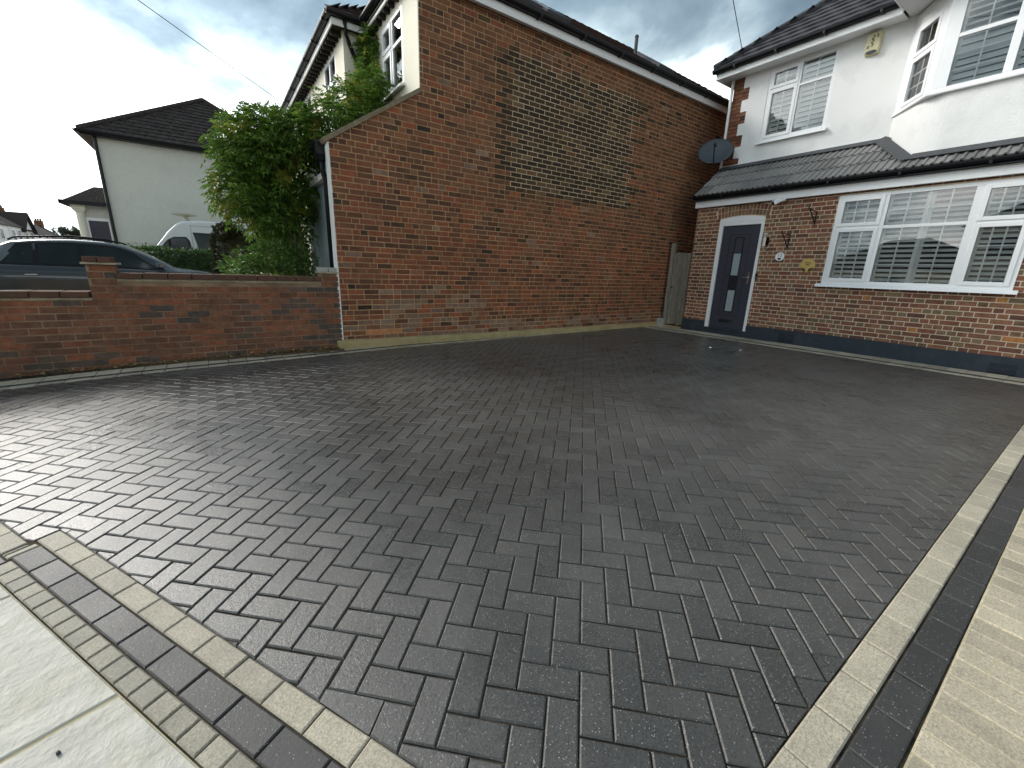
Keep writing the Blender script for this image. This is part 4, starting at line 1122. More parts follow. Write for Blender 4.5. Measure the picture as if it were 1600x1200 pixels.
mb.face([B_[0], B_[1], (10.95, ry, rh), (7.17, ry, rh)]); mb.face([B_[1], B_[2], (10.95, ry, rh)]); mb.face([B_[2], B_[3], (7.17, ry, rh), (10.95, ry, rh)]); mb.face([B_[3], B_[0], (7.17, ry, rh)]); mb.face(B_)
mb.build('roof_core', m_dark_room, nb)
mb = MB(); mb.tube([(7.69, 6.9, 5.45), (7.69, 6.9, 5.90)], .036, 10); mb.tube([(7.69, 6.9, 5.90), (7.69, 6.9, 5.93)], .045, 10, taper=.025); mb.build('flue_pipe', m_lead, nb)
for u0 in (4.35, 4.95, 7.85):
    mb = MB(lambda p: Vector((p[0], 6.285, 5.14))+Vector((0, pr, prs))*p[1]+Vector((0, -prs, pr))*p[2]); mb.box(u0, u0+.5, .15, .95, .02, .085); w_ = mb.build('roof_window', m_lead, nb, bevel=.01)
    mb = MB(lambda p: Vector((p[0], 6.285, 5.14))+Vector((0, pr, prs))*p[1]+Vector((0, -prs, pr))*p[2]); mb.box(u0+.05, u0+.45, .2, .9, .0855, .09); mb.build('roof_pane', m_bellb, w_)

# ------------------------------------------------------------------ low garden wall
gw = thing('garden_wall', (-1, 6.5, -.1), 'low weathered brick garden wall stepping down past a brick pier', 'garden wall')
GV = 6.46
mb = MB()
for a, b, top in ((-5, -1.145, .74), (-1.145, -.913, 1.10), (-.913, 1.2155, .945), (1.2155, 1.442, 1.07)):
    mb.box(a, b, GV+.0045, GV+.222, -.3, top)
mb.build('wall_core', m_mort_low, gw)
def iv_low(z):
    out = []
    if z < .72: out.append((-5, -1.146))
    if z < 1.09: out.append((-1.143, -.915))
    if z < .925: out.append((-.912, 1.214))
    if z < 1.06: out.append((1.217, 1.442))
    if z < .72: out = [(-5, 1.442)]
    elif z < .925: out = [(-1.143, 1.442)]
    return out
li = lay(17, iv_low, 'stretcher', -.155, .0745, joint=.012)
bricks(li, gw, (0, GV, 0), (1, 0, 0), (0, -1, 0), lambda p, k_: m_lg if rnd.random() < (.5 if p[0][1] < .06 or p[0][0] > 1.0 else (.3 if p[0][0] > .6 else .08)) else m_lr, 300, depth=.06, jit=.0022)
for a, b, top in ((-5, -1.146, .826), (-.912, 1.214, 1.03)):
    u = a
    while u < b-.05:
        e = min(u+.226, b); mb = MB(); d_ = rnd.uniform(-.005, .005); mb.box(u+.004, e-.004, GV-.028+d_, GV+.25, top-.066, top+rnd.uniform(-.004, .003)); mb.build('coping_brick', m_cop, gw, bevel=.006); u = e
    mb = MB(); n = int((b-a)/.09); rings = []
    for k in range(n+1):
        u = a+(b-a)*k/n; o_ = rnd.uniform(-.006, .006); zt = top-.067
        rings.append([(u, GV+.003, zt-.034+o_), (u, GV-.012+o_*.5, zt-.022+o_), (u, GV-.022+o_*.6, zt-.004), (u, GV+.003, zt-.001)])
    mb.loft(rings); mb.build('coping_mortar', m_copm, gw)
for a, b, zt in ((-1.146, -.912, 1.195), (1.214, 1.446, 1.155)):
    mb = MB(); mb.box(a-.03, b+.03 if a < 0 else b, GV-.035, GV+.25, zt-.082, zt-.062); mb.build('pier_tile', m_copm, gw, bevel=.003)
    for k in range(2):
        w = (b-a)/2; mb = MB(); mb.box(a-.01+k*w, a-.01+(k+1)*w-.006, GV-.015, GV+.235, zt-.061, zt); mb.build('pier_cap', m_cop if a < 0 else m_kerb, gw, bevel=.006)

# ================================================================== BACKGROUND
ch = thing('rendered_house', (.3, 20.6, -.4), 'cream pebbledash house with a dark hipped tile roof beyond the hedge', 'house')
mb = MB(); mb.box(-2.78, 3.4, 20.6, 29, -.42, 5.08); mb.build('wall', m_cream2, ch)
mb = MB(); mb.box(-2.785, 3.4, 20.575, 20.599, 1.72, 1.74); mb.build('render_band', m_cream2, ch)
mb = MB(); E_ = [(-3.03, 20.28, 5.10), (3.62, 20.28, 5.10), (3.62, 29.4, 5.10), (-3.03, 29.4, 5.10)]; A1, A2 = (.45, 23.1, 7.40), (.45, 26.5, 7.40)
mb.face(E_); mb.face([E_[0], E_[1], A1]); mb.face([E_[1], E_[2], A2, A1]); mb.face([E_[2], E_[3], A2]); mb.face([E_[3], E_[0], A1, A2]); mb.build('roof_core', m_dark_room, ch)
kk_ = math.atan2(7.40-5.10, 23.1-20.28); ck, sk = math.cos(kk_), math.sin(kk_); hl_ = math.hypot(7.40-5.10, 23.1-20.28)
tiles(ch, 'roof', m_tile3, (0, 20.26, 5.12), (1, 0, 0), (0, ck, sk), 15, hl_/15.3, .27, lambda r: (-3.05+3.48*(r/15.3)+.03, 3.64-3.17*(r/15.3)-.03), .022, .010)
mb = MB(); mb.tube([(-3.03, 20.27, 5.16), (.45, 23.1, 7.47)], .09, 8); mb.tube([(3.62, 20.27, 5.16), (.45, 23.1, 7.47)], .09, 8); mb.build('hip_tile', m_tile3, ch)
gutter(ch, (-3.1, 20.22, 5.12), (3.7, 20.22, 5.12), (0, -1, 0), .08, 2, brk=False); gutter(ch, (-3.10, 20.22, 5.121), (-3.10, 29, 5.121), (-1, 0, 0), .08, 2, brk=False)
mb = MB(); mb.box(-3.03, 3.6, 20.30, 20.598, 5.02, 5.08); mb.box(-3.03, -2.785, 20.30, 29, 5.0205, 5.0805); mb.build('soffit', m_black, ch)
mb = MB(); mb.tube([(-2.72, 20.54, 5.05), (-2.70, 20.54, -.2)], .05, 8); mb.build('downpipe', m_black, ch)
mb = MB(); mb.box(-3.45, -2.79, 20.95, 23.2, -.42, 2.95); b_ = mb.build('bay', m_cream2, ch)
mb = MB(); mb.box(-3.47, -2.79, 20.90, 20.949, 1.0, 2.5); mb.build('bay_window', m_white, b_)
mb = MB(); mb.box(-3.36, -2.86, 20.885, 20.899, 1.1, 2.4); mb.build('bay_pane', m_bellb, b_)
mb = MB(); mb.tube([(-3.52, 20.88, -.4), (-3.52, 20.88, 2.7)], .11, 10); mb.loft([[(-3.52+x*s, 20.88+y*s, z) for x, y in ((-1, -1), (1, -1), (1, 1), (-1, 1))] for z, s in ((2.65, .11), (2.75, .17), (2.92, .19))]); mb.build('porch_column', m_cream, ch)
mb = MB(); q_ = [(-3.85, 20.55, 2.96), (-2.79, 20.55, 2.96), (-2.79, 23.6, 2.96), (-3.85, 23.6, 2.96)]; mb.face(q_); mb.face([q_[0], q_[1], (-2.79, 21.3, 3.55), (-3.1, 21.3, 3.55)]); mb.face([q_[0], (-3.1, 21.3, 3.55), (-3.1, 23.0, 3.55), q_[3]]); mb.face([q_[2], q_[3], (-3.1, 23, 3.55), (-2.79, 23, 3.55)]); mb.face([(-3.1, 21.3, 3.55), (-2.79, 21.3, 3.55), (-2.79, 23, 3.55), (-3.1, 23, 3.55)]); mb.build('bay_roof', m_tile3, ch)
mb = MB(); mb.box(-3.9, -2.8, 20.50, 20.56, 2.86, 2.98); mb.box(-3.92, -3.86, 20.5, 23.6, 2.8605, 2.98); mb.build('bay_gutter', m_black, ch)

# far terrace
def terrace(v0, v1, eave, ridge, gable, lab):
    t = thing('terraced_house', (-23, (v0+v1)/2, -.4), lab, 'house', 'white terraced houses far down the street')
    x0, x1 = -30.0, -21.8
    mb = MB(); mb.box(x0, x1, v0+.02, v1-.02, -.42, eave); wl = mb.build('wall', m_cream if gable else m_wpaint, t)
    mb = MB(); xm = (x0+x1)/2+1.2
    mb.prism([(x0-.3, eave-.05), (x1+.35, eave-.05), (xm, ridge)], v0, v1, 'y'); mb.build('roof', m_tile5, t)
    if gable:
        vm = (v0+v1)/2; mb = MB(); mb.prism([(v0+.3, eave-.06), (v1-.3, eave-.06), (vm, ridge-.1)], xm, x1+.05, 'x'); mb.build('gable', m_wpaint, t)
        for s in (-1, 1):
            mb = MB(); w = (v1-v0)/2-.3; a = (vm, ridge-.1); b = (vm+s*(w+.35), eave-.35); mb.prism([a, b, (b[0], b[1]+.25), (a[0], a[1]+.28)], xm, x1+.45, 'x'); mb.build('gable_roof', m_tile5, t)
    for k in range(2):
        vv = v0+(v1-v0)*(.27+.46*k)
        for z0 in (.8, 3.0):
            mb = MB(); mb.box(x1-.0, x1+.08, vv-.62, vv+.62, z0, z0+1.45); w = mb.build('window', m_white, t)
            mb = MB(); mb.box(x1+.081, x1+.09, vv-.5, vv-.04, z0+.1, z0+1.35); mb.box(x1+.081, x1+.09, vv+.04, vv+.5, z0+.1, z0+1.35); mb.build('pane', m_bellb, w)
    mb = MB(); mb.box(xm-.5, xm+.5, v1-.55, v1+.35, ridge-1.0, ridge+.8); c = mb.build('chimney', m_br_brown, t)
    for k in range(3): mb = MB(); mb.tube([(xm-.3+.3*k, v1-.1, ridge+.8), (xm-.3+.3*k, v1-.1, ridge+1.15)], .12, 8); mb.build('chimney_pot', m_tile4, c)
terrace(76.0, 86.2, 4.9, 7.0, False, 'white terraced house at the left edge of the row, nearest of all')
terrace(86.3, 91.0, 4.9, 7.1, False, 'white terraced house just left of the gabled one')
terrace(91.1, 96.0, 4.6, 6.9, True, 'white gabled terraced house in the middle of the row')
terrace(96.1, 104.0, 4.3, 6.5, False, 'white terraced house just right of the gabled one')
terrace(104.1, 113.0, 4.2, 6.3, False, 'white terraced house at the right end of the row beside trees')
# houses across the road, seen in the window reflections
def across(t0, lab, eh=5.4, rh=8.6):
    c = Vector((*uv_of(-17.5, t0), -.42)); t = thing('semi_detached_house', c, lab, 'house', 'houses across the road')
    ax = Vector((.485, -.8746, 0)); nx = Vector((.8746, .485, 0)); T = lambda p: c+ax*p[0]+nx*p[1]+Z*p[2]
    mb = MB(T); mb.box(-5, 5, -8, 0, 0, eh); mb.build('wall', m_cream, t)
    mb = MB(T); B = [(-5.4, -8.4, eh), (5.4, -8.4, eh), (5.4, .4, eh), (-5.4, .4, eh)]; R1, R2 = (-1.6, -4, rh), (1.6, -4, rh)
    mb.face(B); mb.face([B[0], B[1], R2, R1]); mb.face([B[1], B[2], R2]); mb.face([B[2], B[3], R1, R2]); mb.face([B[3], B[0], R1]); mb.build('roof', m_tile5, t)
    for x in (-3, 0, 3):
        for z in ((.9, 3.4) if eh > 4 else (.9,)):
            mb = MB(T); mb.box(x-.8, x+.8, .001, .06, z, z+1.3); w = mb.build('window', m_white, t)
            mb = MB(T); mb.box(x-.7, x+.7, .0605, .07, z+.1, z+1.2); mb.build('pane', m_bellb, w)
across(3.0, 'cream semi-detached house across the road, right-hand one'); across(-9.5, 'cream semi-detached house across the road, left-hand one'); across(15.5, 'cream semi-detached house across the road, farthest right')
across(-22, 'low cream bungalow across the road, farthest left', 2.7, 5.3)

# ------------------------------------------------------------------ foliage
def leaf(mb, c, d, w, l, droop=.25):
    d = d.normalized(); sd = d.cross(Vector((rnd.gauss(0, .4), rnd.gauss(0, .4), 1))); 
    if sd.length < 1e-3: sd = Vector((1, 0, 0))
    sd.normalize(); up = sd.cross(d)
    tip = c+d*l-Z*l*droop; mid = c+d*l*.45+up*l*.06
    mb.f.append([mb.pt(c), mb.pt(mid+sd*w), mb.pt(tip), mb.pt(mid-sd*w)]); mb.m.append(0)

def compound(mb, c, d, L, n=4, lw=.011, ll=.062):
    d = d.normalized(); sd = d.cross(Z)
    if sd.length < 1e-3: sd = Vector((1, 0, 0))
    sd.normalize()
    for k in range(n):
        f = (k+1)/n; p = c+d*L*f-Z*L*.45*f*f
        for s in (-1, 1): leaf(mb, p, sd*s+d*.55-Z*.25, lw, ll*rnd.uniform(.8, 1.15))
    leaf(mb, c+d*L-Z*L*.45, d-Z*.4, lw, ll*1.1)

def cloud_leaves(mb, c, r, n, shell=.55, L=.15, simple=None, lw=.012, ll=.065, keep=None):
    c = Vector(c); k = 0
    while k < n:
        v = Vector((rnd.gauss(0, 1), rnd.gauss(0, 1), rnd.gauss(0, 1))).normalized(); q = shell+(1-shell)*rnd.random()**.6
        q *= 1+.22*math.sin(v.x*5+c.x*9)*math.sin(v.y*6+1)+.14*math.sin(v.z*9+c.y*4)
        p = Vector((c.x+v.x*r[0]*q, c.y+v.y*r[1]*q, c.z+v.z*r[2]*q)); k += 1
        if keep and not keep(p): continue
        d = v+Vector((rnd.gauss(0, .5), rnd.gauss(0, .5), rnd.gauss(0, .35)))
        if simple: leaf(mb, p, d, lw, ll*rnd.uniform(.7, 1.2), .15)
        else: compound(mb, p, d, L*rnd.uniform(.7, 1.2), 4, lw, ll)

m_wist = leafmat('wisteria_leaf', [(.075, .155, .020), (.12, .22, .028), (.045, .10, .018), (.17, .28, .04), (.085, .165, .022)], (.44, .36, .06), .36)
m_hedge = leafmat('hedge_leaf', [(.045, .095, .022), (.065, .125, .028), (.030, .068, .018), (.075, .14, .035)], None, .2)
m_conif = leafmat('conifer_leaf', [(.045, .050, .020), (.030, .040, .016), (.060, .058, .026)], None, .15)
m_bush = leafmat('bush_leaf', [(.075, .16, .03), (.10, .20, .035), (.05, .11, .025), (.13, .22, .05)], (.20, .17, .05))
m_far = leafmat('far_leaf', [(.04, .055, .03), (.055, .07, .035), (.035, .05, .03)], None, .15)

t = thing('climbing_shrub', (1.2, 7.6, -.16), 'big overgrown green wisteria spilling over the porch of the brick house', 'shrub')
cr = MB()
nohouse = lambda p: not (p.y > BV-.02 and p.y < 6.72 and p.x > 1.40) and p.z < 5.2
for c, r, n in (((.95, 8.0, 2.62), (.62, .80, .66), 1000), ((.42, 7.6, 2.22), (.26, .36, .30), 260), ((.62, 7.7, 2.80), (.40, .50, .36), 380), ((.95, 7.55, 3.02), (.40, .42, .24), 330), ((1.32, 7.3, 3.02), (.38, .42, .24), 320),
                ((1.75, 7.3, 3.28), (.36, .40, .20), 260), ((2.1, 7.55, 3.60), (.34, .42, .24), 260), ((2.45, 7.75, 3.92), (.28, .40, .28), 260), ((.70, 7.6, 1.90), (.28, .32, .26), 190), ((.9, 7.8, 2.0), (.30, .40, .30), 160)):
    cloud_leaves(cr, c, r, n, .5, .17, None, .014, .075, nohouse)
for c, r, n in (((1.15, 8.5, 1.7), (.38, .75, 1.05), 520), ((1.1, 7.9, 2.3), (.30, .5, .4), 150), ((1.2, 9.6, 1.9), (.5, .7, 1.2), 420)): cloud_leaves(cr, c, r, n, .1, .17, None, .016, .085, nohouse)
for k in range(520):
    z = rnd.uniform(3.7, 5.05); v = 8.34+rnd.gauss(0, .13)*(1.5-(z-3.7)*.5); cloud_leaves(cr, (2.66, v, z), (.10, .12, .12), 1, .2, .15, None, .014, .07, nohouse)
cr.build('crown', m_wist, t, kind='stuff')
st = MB()
for k in range(7):
    b = Vector((1.25+rnd.uniform(-.1, .1), 7.5+rnd.uniform(-.2, .3), -.15)); e_ = Vector((rnd.uniform(.3, 1.2), 7.3+rnd.uniform(0, .9), rnd.uniform(1.7, 2.8))); m_2 = (b+e_)/2+Vector((rnd.uniform(-.1, .2), rnd.uniform(-.15, .15), .3)); st.tube([b, m_2, e_], .026, 7, taper=.008)
st.tube([(1.2, 7.7, 2.4), (1.9, 7.6, 3.3), (2.6, 8.2, 3.9), (2.68, 8.35, 4.9)], .02, 6, taper=.006)
st.build('stem', m_stem, t)
t = thing('leafy_bush', (.75, 7.25, -.1), 'bright green low bush growing just behind the garden wall', 'bush')
cr = MB(); keep2 = lambda p: p.y > 6.75
for c, r, n in (((.72, 7.35, .98), (.52, .45, .46), 1500), ((.35, 7.25, 1.0), (.30, .3, .30), 600), ((1.05, 7.35, 1.08), (.3, .3, .40), 700), ((.68, 7.3, 1.28), (.35, .3, .2), 600)): cloud_leaves(cr, c, r, n, .45, .12, True, .020, .075, keep2)
cr.build('foliage', m_bush, t, kind='stuff')
st = MB()
for k in range(8): st.tube([(.72, 7.25, -.2), (.72+rnd.uniform(-.2, .2), 7.25+rnd.uniform(-.15, .15), .5), (.72+rnd.uniform(-.4, .4), 7.25+rnd.uniform(-.25, .25), 1.1)], .015, 6, taper=.005)
st.build('stem', m_stem, t)
def leafbox(mb, x0, x1, y0, y1, z0, z1, n, ll, lw, round_=.12):
    for k in range(n):
        f = rnd.random(); 
        if f < .34: p = Vector((rnd.uniform(x0, x1), rnd.uniform(y0, y1), z1)); d = Vector((0, 0, 1))
        elif f < .84: p = Vector((rnd.uniform(x0, x1), y0, rnd.uniform(z0, z1))); d = Vector((0, -1, 0))
        else: p = Vector((x0 if rnd.random() < .5 else x1, rnd.uniform(y0, y1), rnd.uniform(z0, z1))); d = Vector((-1 if p.x == x0 else 1, 0, 0))
        p += Vector((rnd.gauss(0, .03), rnd.gauss(0, .03), rnd.gauss(0, .03)))+d*.05*math.sin(p.x*4+p.z*5)
        leaf(mb, p, d+Vector((rnd.gauss(0, .7), rnd.gauss(0, .7), rnd.gauss(0, .7))), lw, ll, .1)
t = thing('hedge', (0, 16.5, -.4), 'clipped dark green hedge running in front of the white van', 'hedge')
mb = MB(); leafbox(mb, -2.6, 1.8, 16.1, 17.1, -.3, 1.42, 9000, .085, .026)
for k in range(900): leaf(mb, Vector((rnd.uniform(-2.6, 1.8), rnd.uniform(16.1, 17.0), 1.42+rnd.gauss(0, .05))), Vector((rnd.gauss(0, .5), rnd.gauss(0, .5), 1)), .02, .09, 0)
mb.build('foliage', m_hedge, t, kind='stuff')
mb = MB(); mb.box(-2.55, 1.75, 16.16, 17.05, -.42, 1.36); mb.build('inner_growth', m_hedge, t)
t = thing('conical_bush', (.5, 15, -.3), 'dark rounded conifer bush beside the white van', 'bush')
mb = MB()
for c, r, n in (((.47, 15, 1.25), (.46, .45, .98), 7000), ((.47, 15, 1.9), (.36, .36, .36), 2200)): cloud_leaves(mb, c, r, n, .8, .1, True, .022, .08)
mb.build('foliage', m_conif, t, kind='stuff')
mb = MB(); mb.tube([(.47, 15, -.3), (.47, 15, .6), (.47, 15, 1.9)], .09, 8, taper=.02); mb.build('trunk', m_stem, t)
mb = MB(); mb.loft([[(.47+.36*s*math.cos(a), 15+.36*s*math.sin(a), z) for a in [2*math.pi*k/14 for k in range(14)]] for z, s in ((.2, .7), (.8, 1.05), (1.4, 1.1), (1.8, .85), (2.1, .4))]); mb.build('inner_growth', m_conif, t, smooth=True)
for (u, v, h, r, lab) in ((-20.3, 115, 6.0, 3.6, 'dark round tree at the end of the far white terrace'), (-18.0, 121, 5.0, 3.4, 'olive tree right of the dark round tree beyond the terrace'), (-16.0, 118, 4.3, 2.8, 'smaller green tree nearest the cream house in the distance')):
    t = thing('tree', (u, v, -.4), lab, 'tree', 'trees beyond the terrace')
    mb = MB(); cloud_leaves(mb, (u, v, h*.58), (r, r, h*.44), 2600, .3, .3, True, .24, .6); cloud_leaves(mb, (u+r*.5, v, h*.45), (r*.7, r*.7, h*.35), 700, .35, .3, True, .16, .5); mb.build('crown', m_far, t, kind='stuff')
    mb = MB(); mb.tube([(u, v, -.42), (u, v, h*.4), (u+.3, v, h*.8)], .28, 8, taper=.06); mb.build('trunk', m_stem, t)
mb = MB()
for k in range(2600): leaf(mb, Vector((rnd.uniform(-50, 30), rnd.uniform(150, 175), rnd.uniform(-.4, 6+1.5*math.sin(k)))), Vector((rnd.gauss(0, 1), rnd.gauss(0, 1), rnd.gauss(0, 1))), .9, 2.2, .1)
mb.build('distant_trees', m_far, kind='stuff')
for k in range(1):
    t = thing('garden_plant', (-2.45, 20.1, -.4), 'thin wispy plant at the corner of the cream house', 'plant'); mb = MB()
    for q in range(60): leaf(mb, Vector((-2.3+rnd.gauss(0, .22), 19.9, rnd.uniform(.2, 1.75))), Vector((rnd.gauss(0, .5), 0, 1)), .02, .16, .1)
    mb.build('foliage', m_bush, t, kind='stuff')

# ------------------------------------------------------------------ vehicles
m_paint = plain('grey_blue_car_paint', (.024, .029, .033), .28, .5, .35, .04, 5); m_paint.node_tree.nodes['Principled BSDF'].inputs['Coat Weight'].default_value = .7; m_paint.node_tree.nodes['Principled BSDF'].inputs['Coat Roughness'].default_value = .06
m_cg = plain('tinted_car_glass', (.010, .016, .018), .04, .28, 0, .1)
m_vanw = plain('white_van_paint', (.66, .70, .72), .35, .5, 0, .04, 3)
m_rub = plain('rubber', (.012, .012, .012), .85, .2)
m_lampg = plain('lamp_glass', (.55, .56, .58), .1, .6)
m_red = plain('red_lamp', (.25, .012, .01), .2, .5)
t = thing('parked_car', (-1.6, 13.45, -.16), 'grey-blue estate car with roof rails parked behind the garden wall', 'car')
CV = 13.45
ST = [(-3.86, .12, .60, .66, .70, .55), (-3.80, .10, .88, .95, .80, .62), (-3.70, .10, .985, 1.12, .86, .62), (-3.52, .08, .99, 1.36, .89, .60), (-3.28, .06, .985, 1.465, .90, .62), (-2.9, .06, .98, 1.515, .905, .64), (-2.4, .06, .972, 1.535, .905, .655), (-1.95, .06, .963, 1.52, .905, .65), (-1.62, .06, .957, 1.46, .905, .64), (-1.3, .06, .95, 1.315, .905, .65), (-1.0, .06, .943, 1.145, .90, .67), (-.80, .06, .935, 1.02, .90, .70), (-.66, .07, .925, .985, .90, .74), (-.2, .08, .87, .93, .89, .74), (.2, .10, .80, .85, .86, .72), (.42, .12, .70, .74, .80, .66), (.52, .16, .52, .56, .70, .58)]
def ring(s):
    u, zl, zb, zr, hw, hr = s; zl -= .06
    h = [(-hw*.88, zl), (-hw*.985, zl+.16), (-hw, min(.45, zb-.12)), (-hw*1.0, min(.70, zb-.06)), (-hw*.985, zb-.025), (-hw*.955, zb), (-(hr+.02), zr-.055), (-hr*.93, zr-.02), (-hr*.6, zr)]
    return [(u, CV+y, z) for y, z in h]+[(u, CV-y, z) for y, z in h[::-1]]
mb = MB(); mb.loft([ring(s) for s in ST]); mb.build('body', m_paint, t, smooth=True)
def st_at(u):
    for a, b in zip(ST, ST[1:]):
        if a[0] <= u <= b[0]:
            f = (u-a[0])/(b[0]-a[0]); return tuple(x+(y-x)*f for x, y in zip(a, b))
def gp(u, k, off, sgn=-1):
    u_, zl, zb, zr, hw, hr = st_at(u); y0, z0 = hw*.955, zb; y1, z1 = hr+.02, zr-.055
    n = Vector((0, (z1-z0), (y0-y1))).normalized() if abs(z1-z0) > 1e-4 else Vector((0, 0, 1))
    return Vector((u, CV+sgn*(y0+(y1-y0)*k+n.y*off), z0+(z1-z0)*k+n.z*off))
def panel(name, ua, ub, k0, k1, off, mat, parent, ua1=None, ub1=None, sgn=-1):
    mb = MB(); n = 8; g_ = []
    for j in range(5):
        f = j/4; k = k0+(k1-k0)*f; a, b = ua+((ua1 if ua1 is not None else ua)-ua)*f, ub+((ub1 if ub1 is not None else ub)-ub)*f
        g_.append([mb.pt(gp(a+(b-a)*i/n, k, off, sgn)) for i in range(n+1)])
    for j in range(4):
        for i in range(n): mb.f.append([g_[j][i], g_[j][i+1], g_[j+1][i+1], g_[j+1][i]]); mb.m.append(0)
    return mb.build(name, mat, parent, smooth=True)
for sgn in (-1, 1):
    panel('window_trim', -3.50, -.86, .02, .97, .004, m_black, t, -3.20, -1.45, sgn)
    panel('side_window', -3.44, -2.96, .09, .88, .009, m_cg, t, -3.16, -2.96, sgn)
    panel('side_window', -2.88, -2.30, .09, .88, .009, m_cg, t, -2.88, -2.32, sgn)
    panel('side_window', -2.20, -.98, .09, .88, .009, m_cg, t, -2.22, -1.50, sgn)
    y = CV+sgn*.61
    mb = MB(); mb.tube([(-3.30, y, 1.47), (-3.2, y, 1.53), (-2.4, y, 1.595), (-1.85, y, 1.565), (-1.68, y, 1.50)], .018, 8); mb.build('roof_rail', m_black, t, smooth=True)
    for u in (-2.12, -3.02):
        mb = MB(); ys = CV+sgn*.908; mb.box(u-.09, u+.09, min(ys, ys+sgn*.03), max(ys, ys+sgn*.03), .80, .825); mb.build('door_handle', m_chrome, t, bevel=.008)
    mb = MB(); mb.loft([[(-1.0+a, CV+sgn*(.93+b), z) for a, b in ((-.06, 0), (.06, 0), (.08, .09*s), (.0, .16*s), (-.05, .14*s))] for z, s in ((.96, .7), (1.02, 1), (1.10, .8))]); mb.build('wing_mirror', m_paint, t, bevel=.01)
    for u in (-3.02, -.35):
        mb = MB(); mb.tube([(u, CV+sgn*.72, .17), (u, CV+sgn*.912, .17)], .33, 24); w = mb.build('wheel', m_rub, t)
        mb = MB(); mb.tube([(u, CV+sgn*.90, .17), (u, CV+sgn*.925, .17)], .22, 16); mb.build('rim', m_steel, w)
    mb = MB(); mb.box(.16, .44, min(CV+sgn*.50, CV+sgn*.80), max(CV+sgn*.50, CV+sgn*.80), .60, .735); mb.build('headlight', m_lampg, t, bevel=.03)
    mb = MB(); mb.box(-3.86, -3.66, min(CV+sgn*.55, CV+sgn*.84), max(CV+sgn*.55, CV+sgn*.84), .74, .90); mb.build('tail_light', m_red, t, bevel=.03)
mb = MB(); rg = []
for f in (0, .33, .66, 1.0):
    u = -1.60+(.78)*f; s = st_at(u); zz = s[3]; hr = s[5]; rg.append([(u+.004, CV+hr*.9*x, zz+.006-.05*x*x+.008) for x in (-1, -.5, 0, .5, 1)])
mb.loft(rg, close=False, caps=False); mb.build('windscreen', m_cg, t, smooth=True)
mb = MB(); rg = []
for f in (0, .5, 1.0):
    u = -3.72+(.36)*f; s = st_at(u); zz = s[3]; hr = s[5]; rg.append([(u-.006, CV+hr*.88*x, zz+.012-.04*x*x) for x in (-1, -.5, 0, .5, 1)])
mb.loft(rg, close=False, caps=False); mb.build('rear_window', m_cg, t, smooth=True)

t = thing('white_van', (1, 18.7, -.3), 'high-roofed white van parked beyond the hedge by the cream house', 'van')
pf = [(-2.35, .15), (-2.40, .6), (-2.25, 1.02), (-1.62, 1.34), (-1.42, 1.60), (-1.08, 2.05), (-.84, 2.30), (-.66, 2.40), (-.2, 2.45), (3.7, 2.46), (3.85, 2.35), (3.9, .15)]
mb = MB(); mb.prism(pf, 17.80, 19.75, 'y'); mb.build('body', m_vanw, t, bevel=.06)
def vq(name, poly, mat, y=17.795): mb = MB(); mb.prism(poly, y, y+.02, 'y'); return mb.build(name, mat, t)
vq('window_trim', [(-1.40, 1.36), (-1.30, 1.57), (-1.12, 1.80), (-.95, 1.90), (-.62, 1.92), (-.54, 1.80), (-.50, 1.36)], m_black, 17.792)
vq('quarter_window', [(-1.35, 1.38), (-1.27, 1.56), (-1.11, 1.77), (-1.10, 1.38)], m_cg, 17.787)
vq('side_window', [(-1.04, 1.38), (-1.03, 1.83), (-.93, 1.87), (-.64, 1.88), (-.59, 1.78), (-.56, 1.38)], m_cg, 17.787)
vq('side_panel_window', [(-.30, 1.36), (-.44, 2.07), (1.6, 2.07), (1.6, 1.36)], m_cg, 17.790)
mb = MB(); mb.box(-.475, -.465, 17.793, 17.81, .4, 2.3); mb.box(-.46, 2.4, 17.7935, 17.81, 2.27, 2.28); mb.build('door_seam', m_greyink, t)
mb = MB(); mb.loft([[(-1.555+.00, y, 1.40), (-1.06, y, 2.04), (-1.085, y, 2.06), (-1.585, y, 1.42)] for y in (17.95, 19.6)]); mb.build('windscreen', m_cg, t)
for u in (-1.6, 2.6):
    for y in (17.78, 19.57):
        mb = MB(); mb.tube([(u, y, .18), (u, y+.2, .18)], .34, 20); w = mb.build('wheel', m_rub, t); mb = MB(); mb.tube([(u, y-.01, .18), (u, y+.21, .18)], .2, 14); mb.build('rim', m_steel, w)
mb = MB(); mb.box(-2.40, -2.15, 17.85, 18.15, .75, .98); mb.build('headlight', m_lampg, t, bevel=.04)
mb = MB(); mb.box(-1.25, -1.1, 17.58, 17.79, 1.36, 1.60); mb.build('wing_mirror', m_black, t, bevel=.03)
m_vent = plain('beige_plastic', (.42, .38, .27), .5, .3)
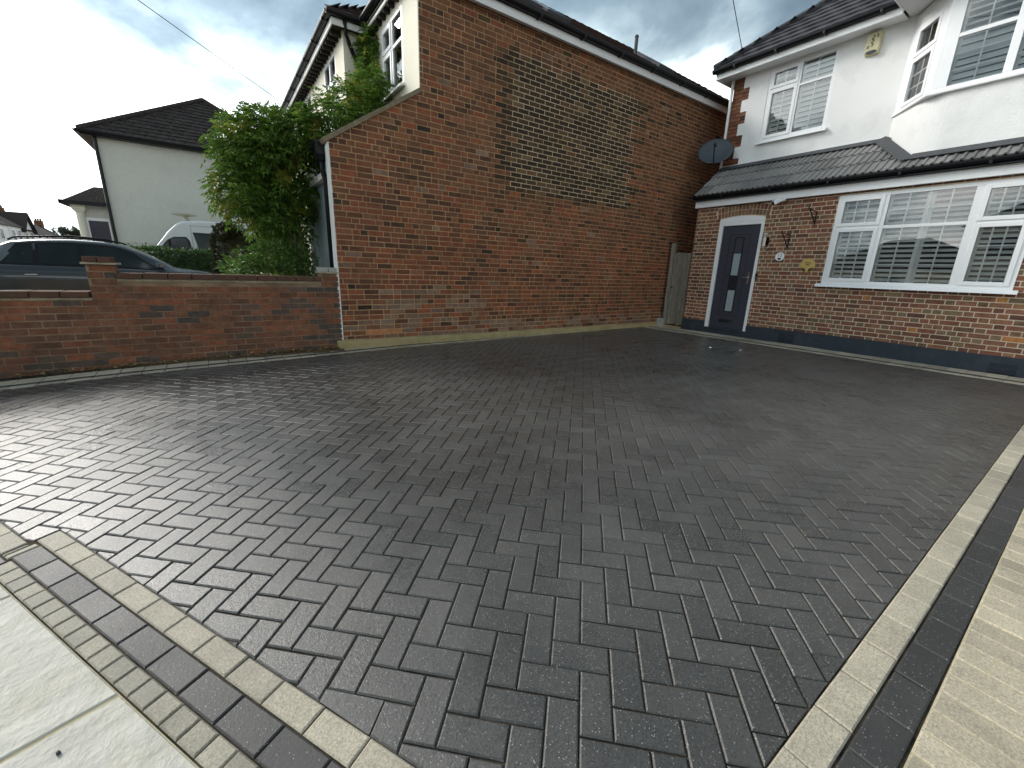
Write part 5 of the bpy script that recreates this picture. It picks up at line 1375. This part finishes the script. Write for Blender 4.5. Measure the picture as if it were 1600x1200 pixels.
mb = MB(); mb.tube([(-.52, 18.3, 2.44), (-.56, 18.3, 2.56), (-.60, 18.3, 2.60)], .05, 8); mb.loft([[(-.60+r*1.35*math.cos(a), 18.3+r*math.sin(a), z) for a in [2*math.pi*k/18 for k in range(18)]] for z, r in ((2.58, .08), (2.615, .24), (2.645, .25), (2.67, .15))]); mb.build('roof_vent', m_vent, t, smooth=False)

# ------------------------------------------------------------------ wires, pebble
def wire(p0, p1, sag, lab, nm='overhead_wire'):
    p0, p1 = Vector(p0), Vector(p1); mb = MB(); mb.tube([p0+(p1-p0)*k/16-Z*sag*4*(k/16)*(1-k/16) for k in range(17)], .007, 6); mb.build(nm, m_iron, label=lab, cat='wire', group='overhead telephone wires')
wire((1.96, 13.53, 5.20), (-6.7, 8.58, 8.0), .05, 'thin dark overhead wire from the brick house eaves up over the street')
wire((9.64, 5.67, 5.62), (-2.5, 1.57, 8.68), .08, 'thin dark overhead wire from the white house roof up out of view')
for (u, v, h, lab) in ((-6.7, 8.58, 8.3, 'wooden telegraph pole at the kerb holding the left-hand wire'), (-2.5, 1.57, 9.0, 'wooden telegraph pole on the pavement holding the right-hand wire')):
    mb = MB(); mb.tube([(u, v, -.4), (u, v, h)], .13, 12, taper=.09); mb.build('telegraph_pole', m_wood, label=lab, cat='pole')
mb = MB(); c = Vector((-.517, 1.373, zg(-.517, 1.373)+.003)); rr = random.Random(2)
mb.loft([[c+Vector((.005*s*math.cos(a)*rr.uniform(.7, 1.2), .007*s*math.sin(a)*rr.uniform(.7, 1.2), z)) for a in [2*math.pi*k/9 for k in range(9)]] for z, s in ((-.002, 1), (.002, 1.05), (.004, .5))])
mb.build('pebble', m_slate, label='tiny dark pebble lying on the pale pavement slab', cat='pebble')
for (u, v, s, lab) in ((7.05, 3.95, .035, 'small white scrap lying on the dark paving before the door'), (7.3, 3.55, .02, 'tiny white scrap right of the larger one on the paving')):
    mb = MB(); a = rnd.random()*6; mb.loft([[(u+s*f*math.cos(a+2*math.pi*k/7)*rnd.uniform(.7, 1.2), v+s*.6*f*math.sin(a+2*math.pi*k/7)*rnd.uniform(.7, 1.2), z) for k in range(7)] for z, f in ((.0, 1), (.006, 1), (.012, .5))])
    mb.build('paper_scrap', m_white, label=lab, cat='litter')
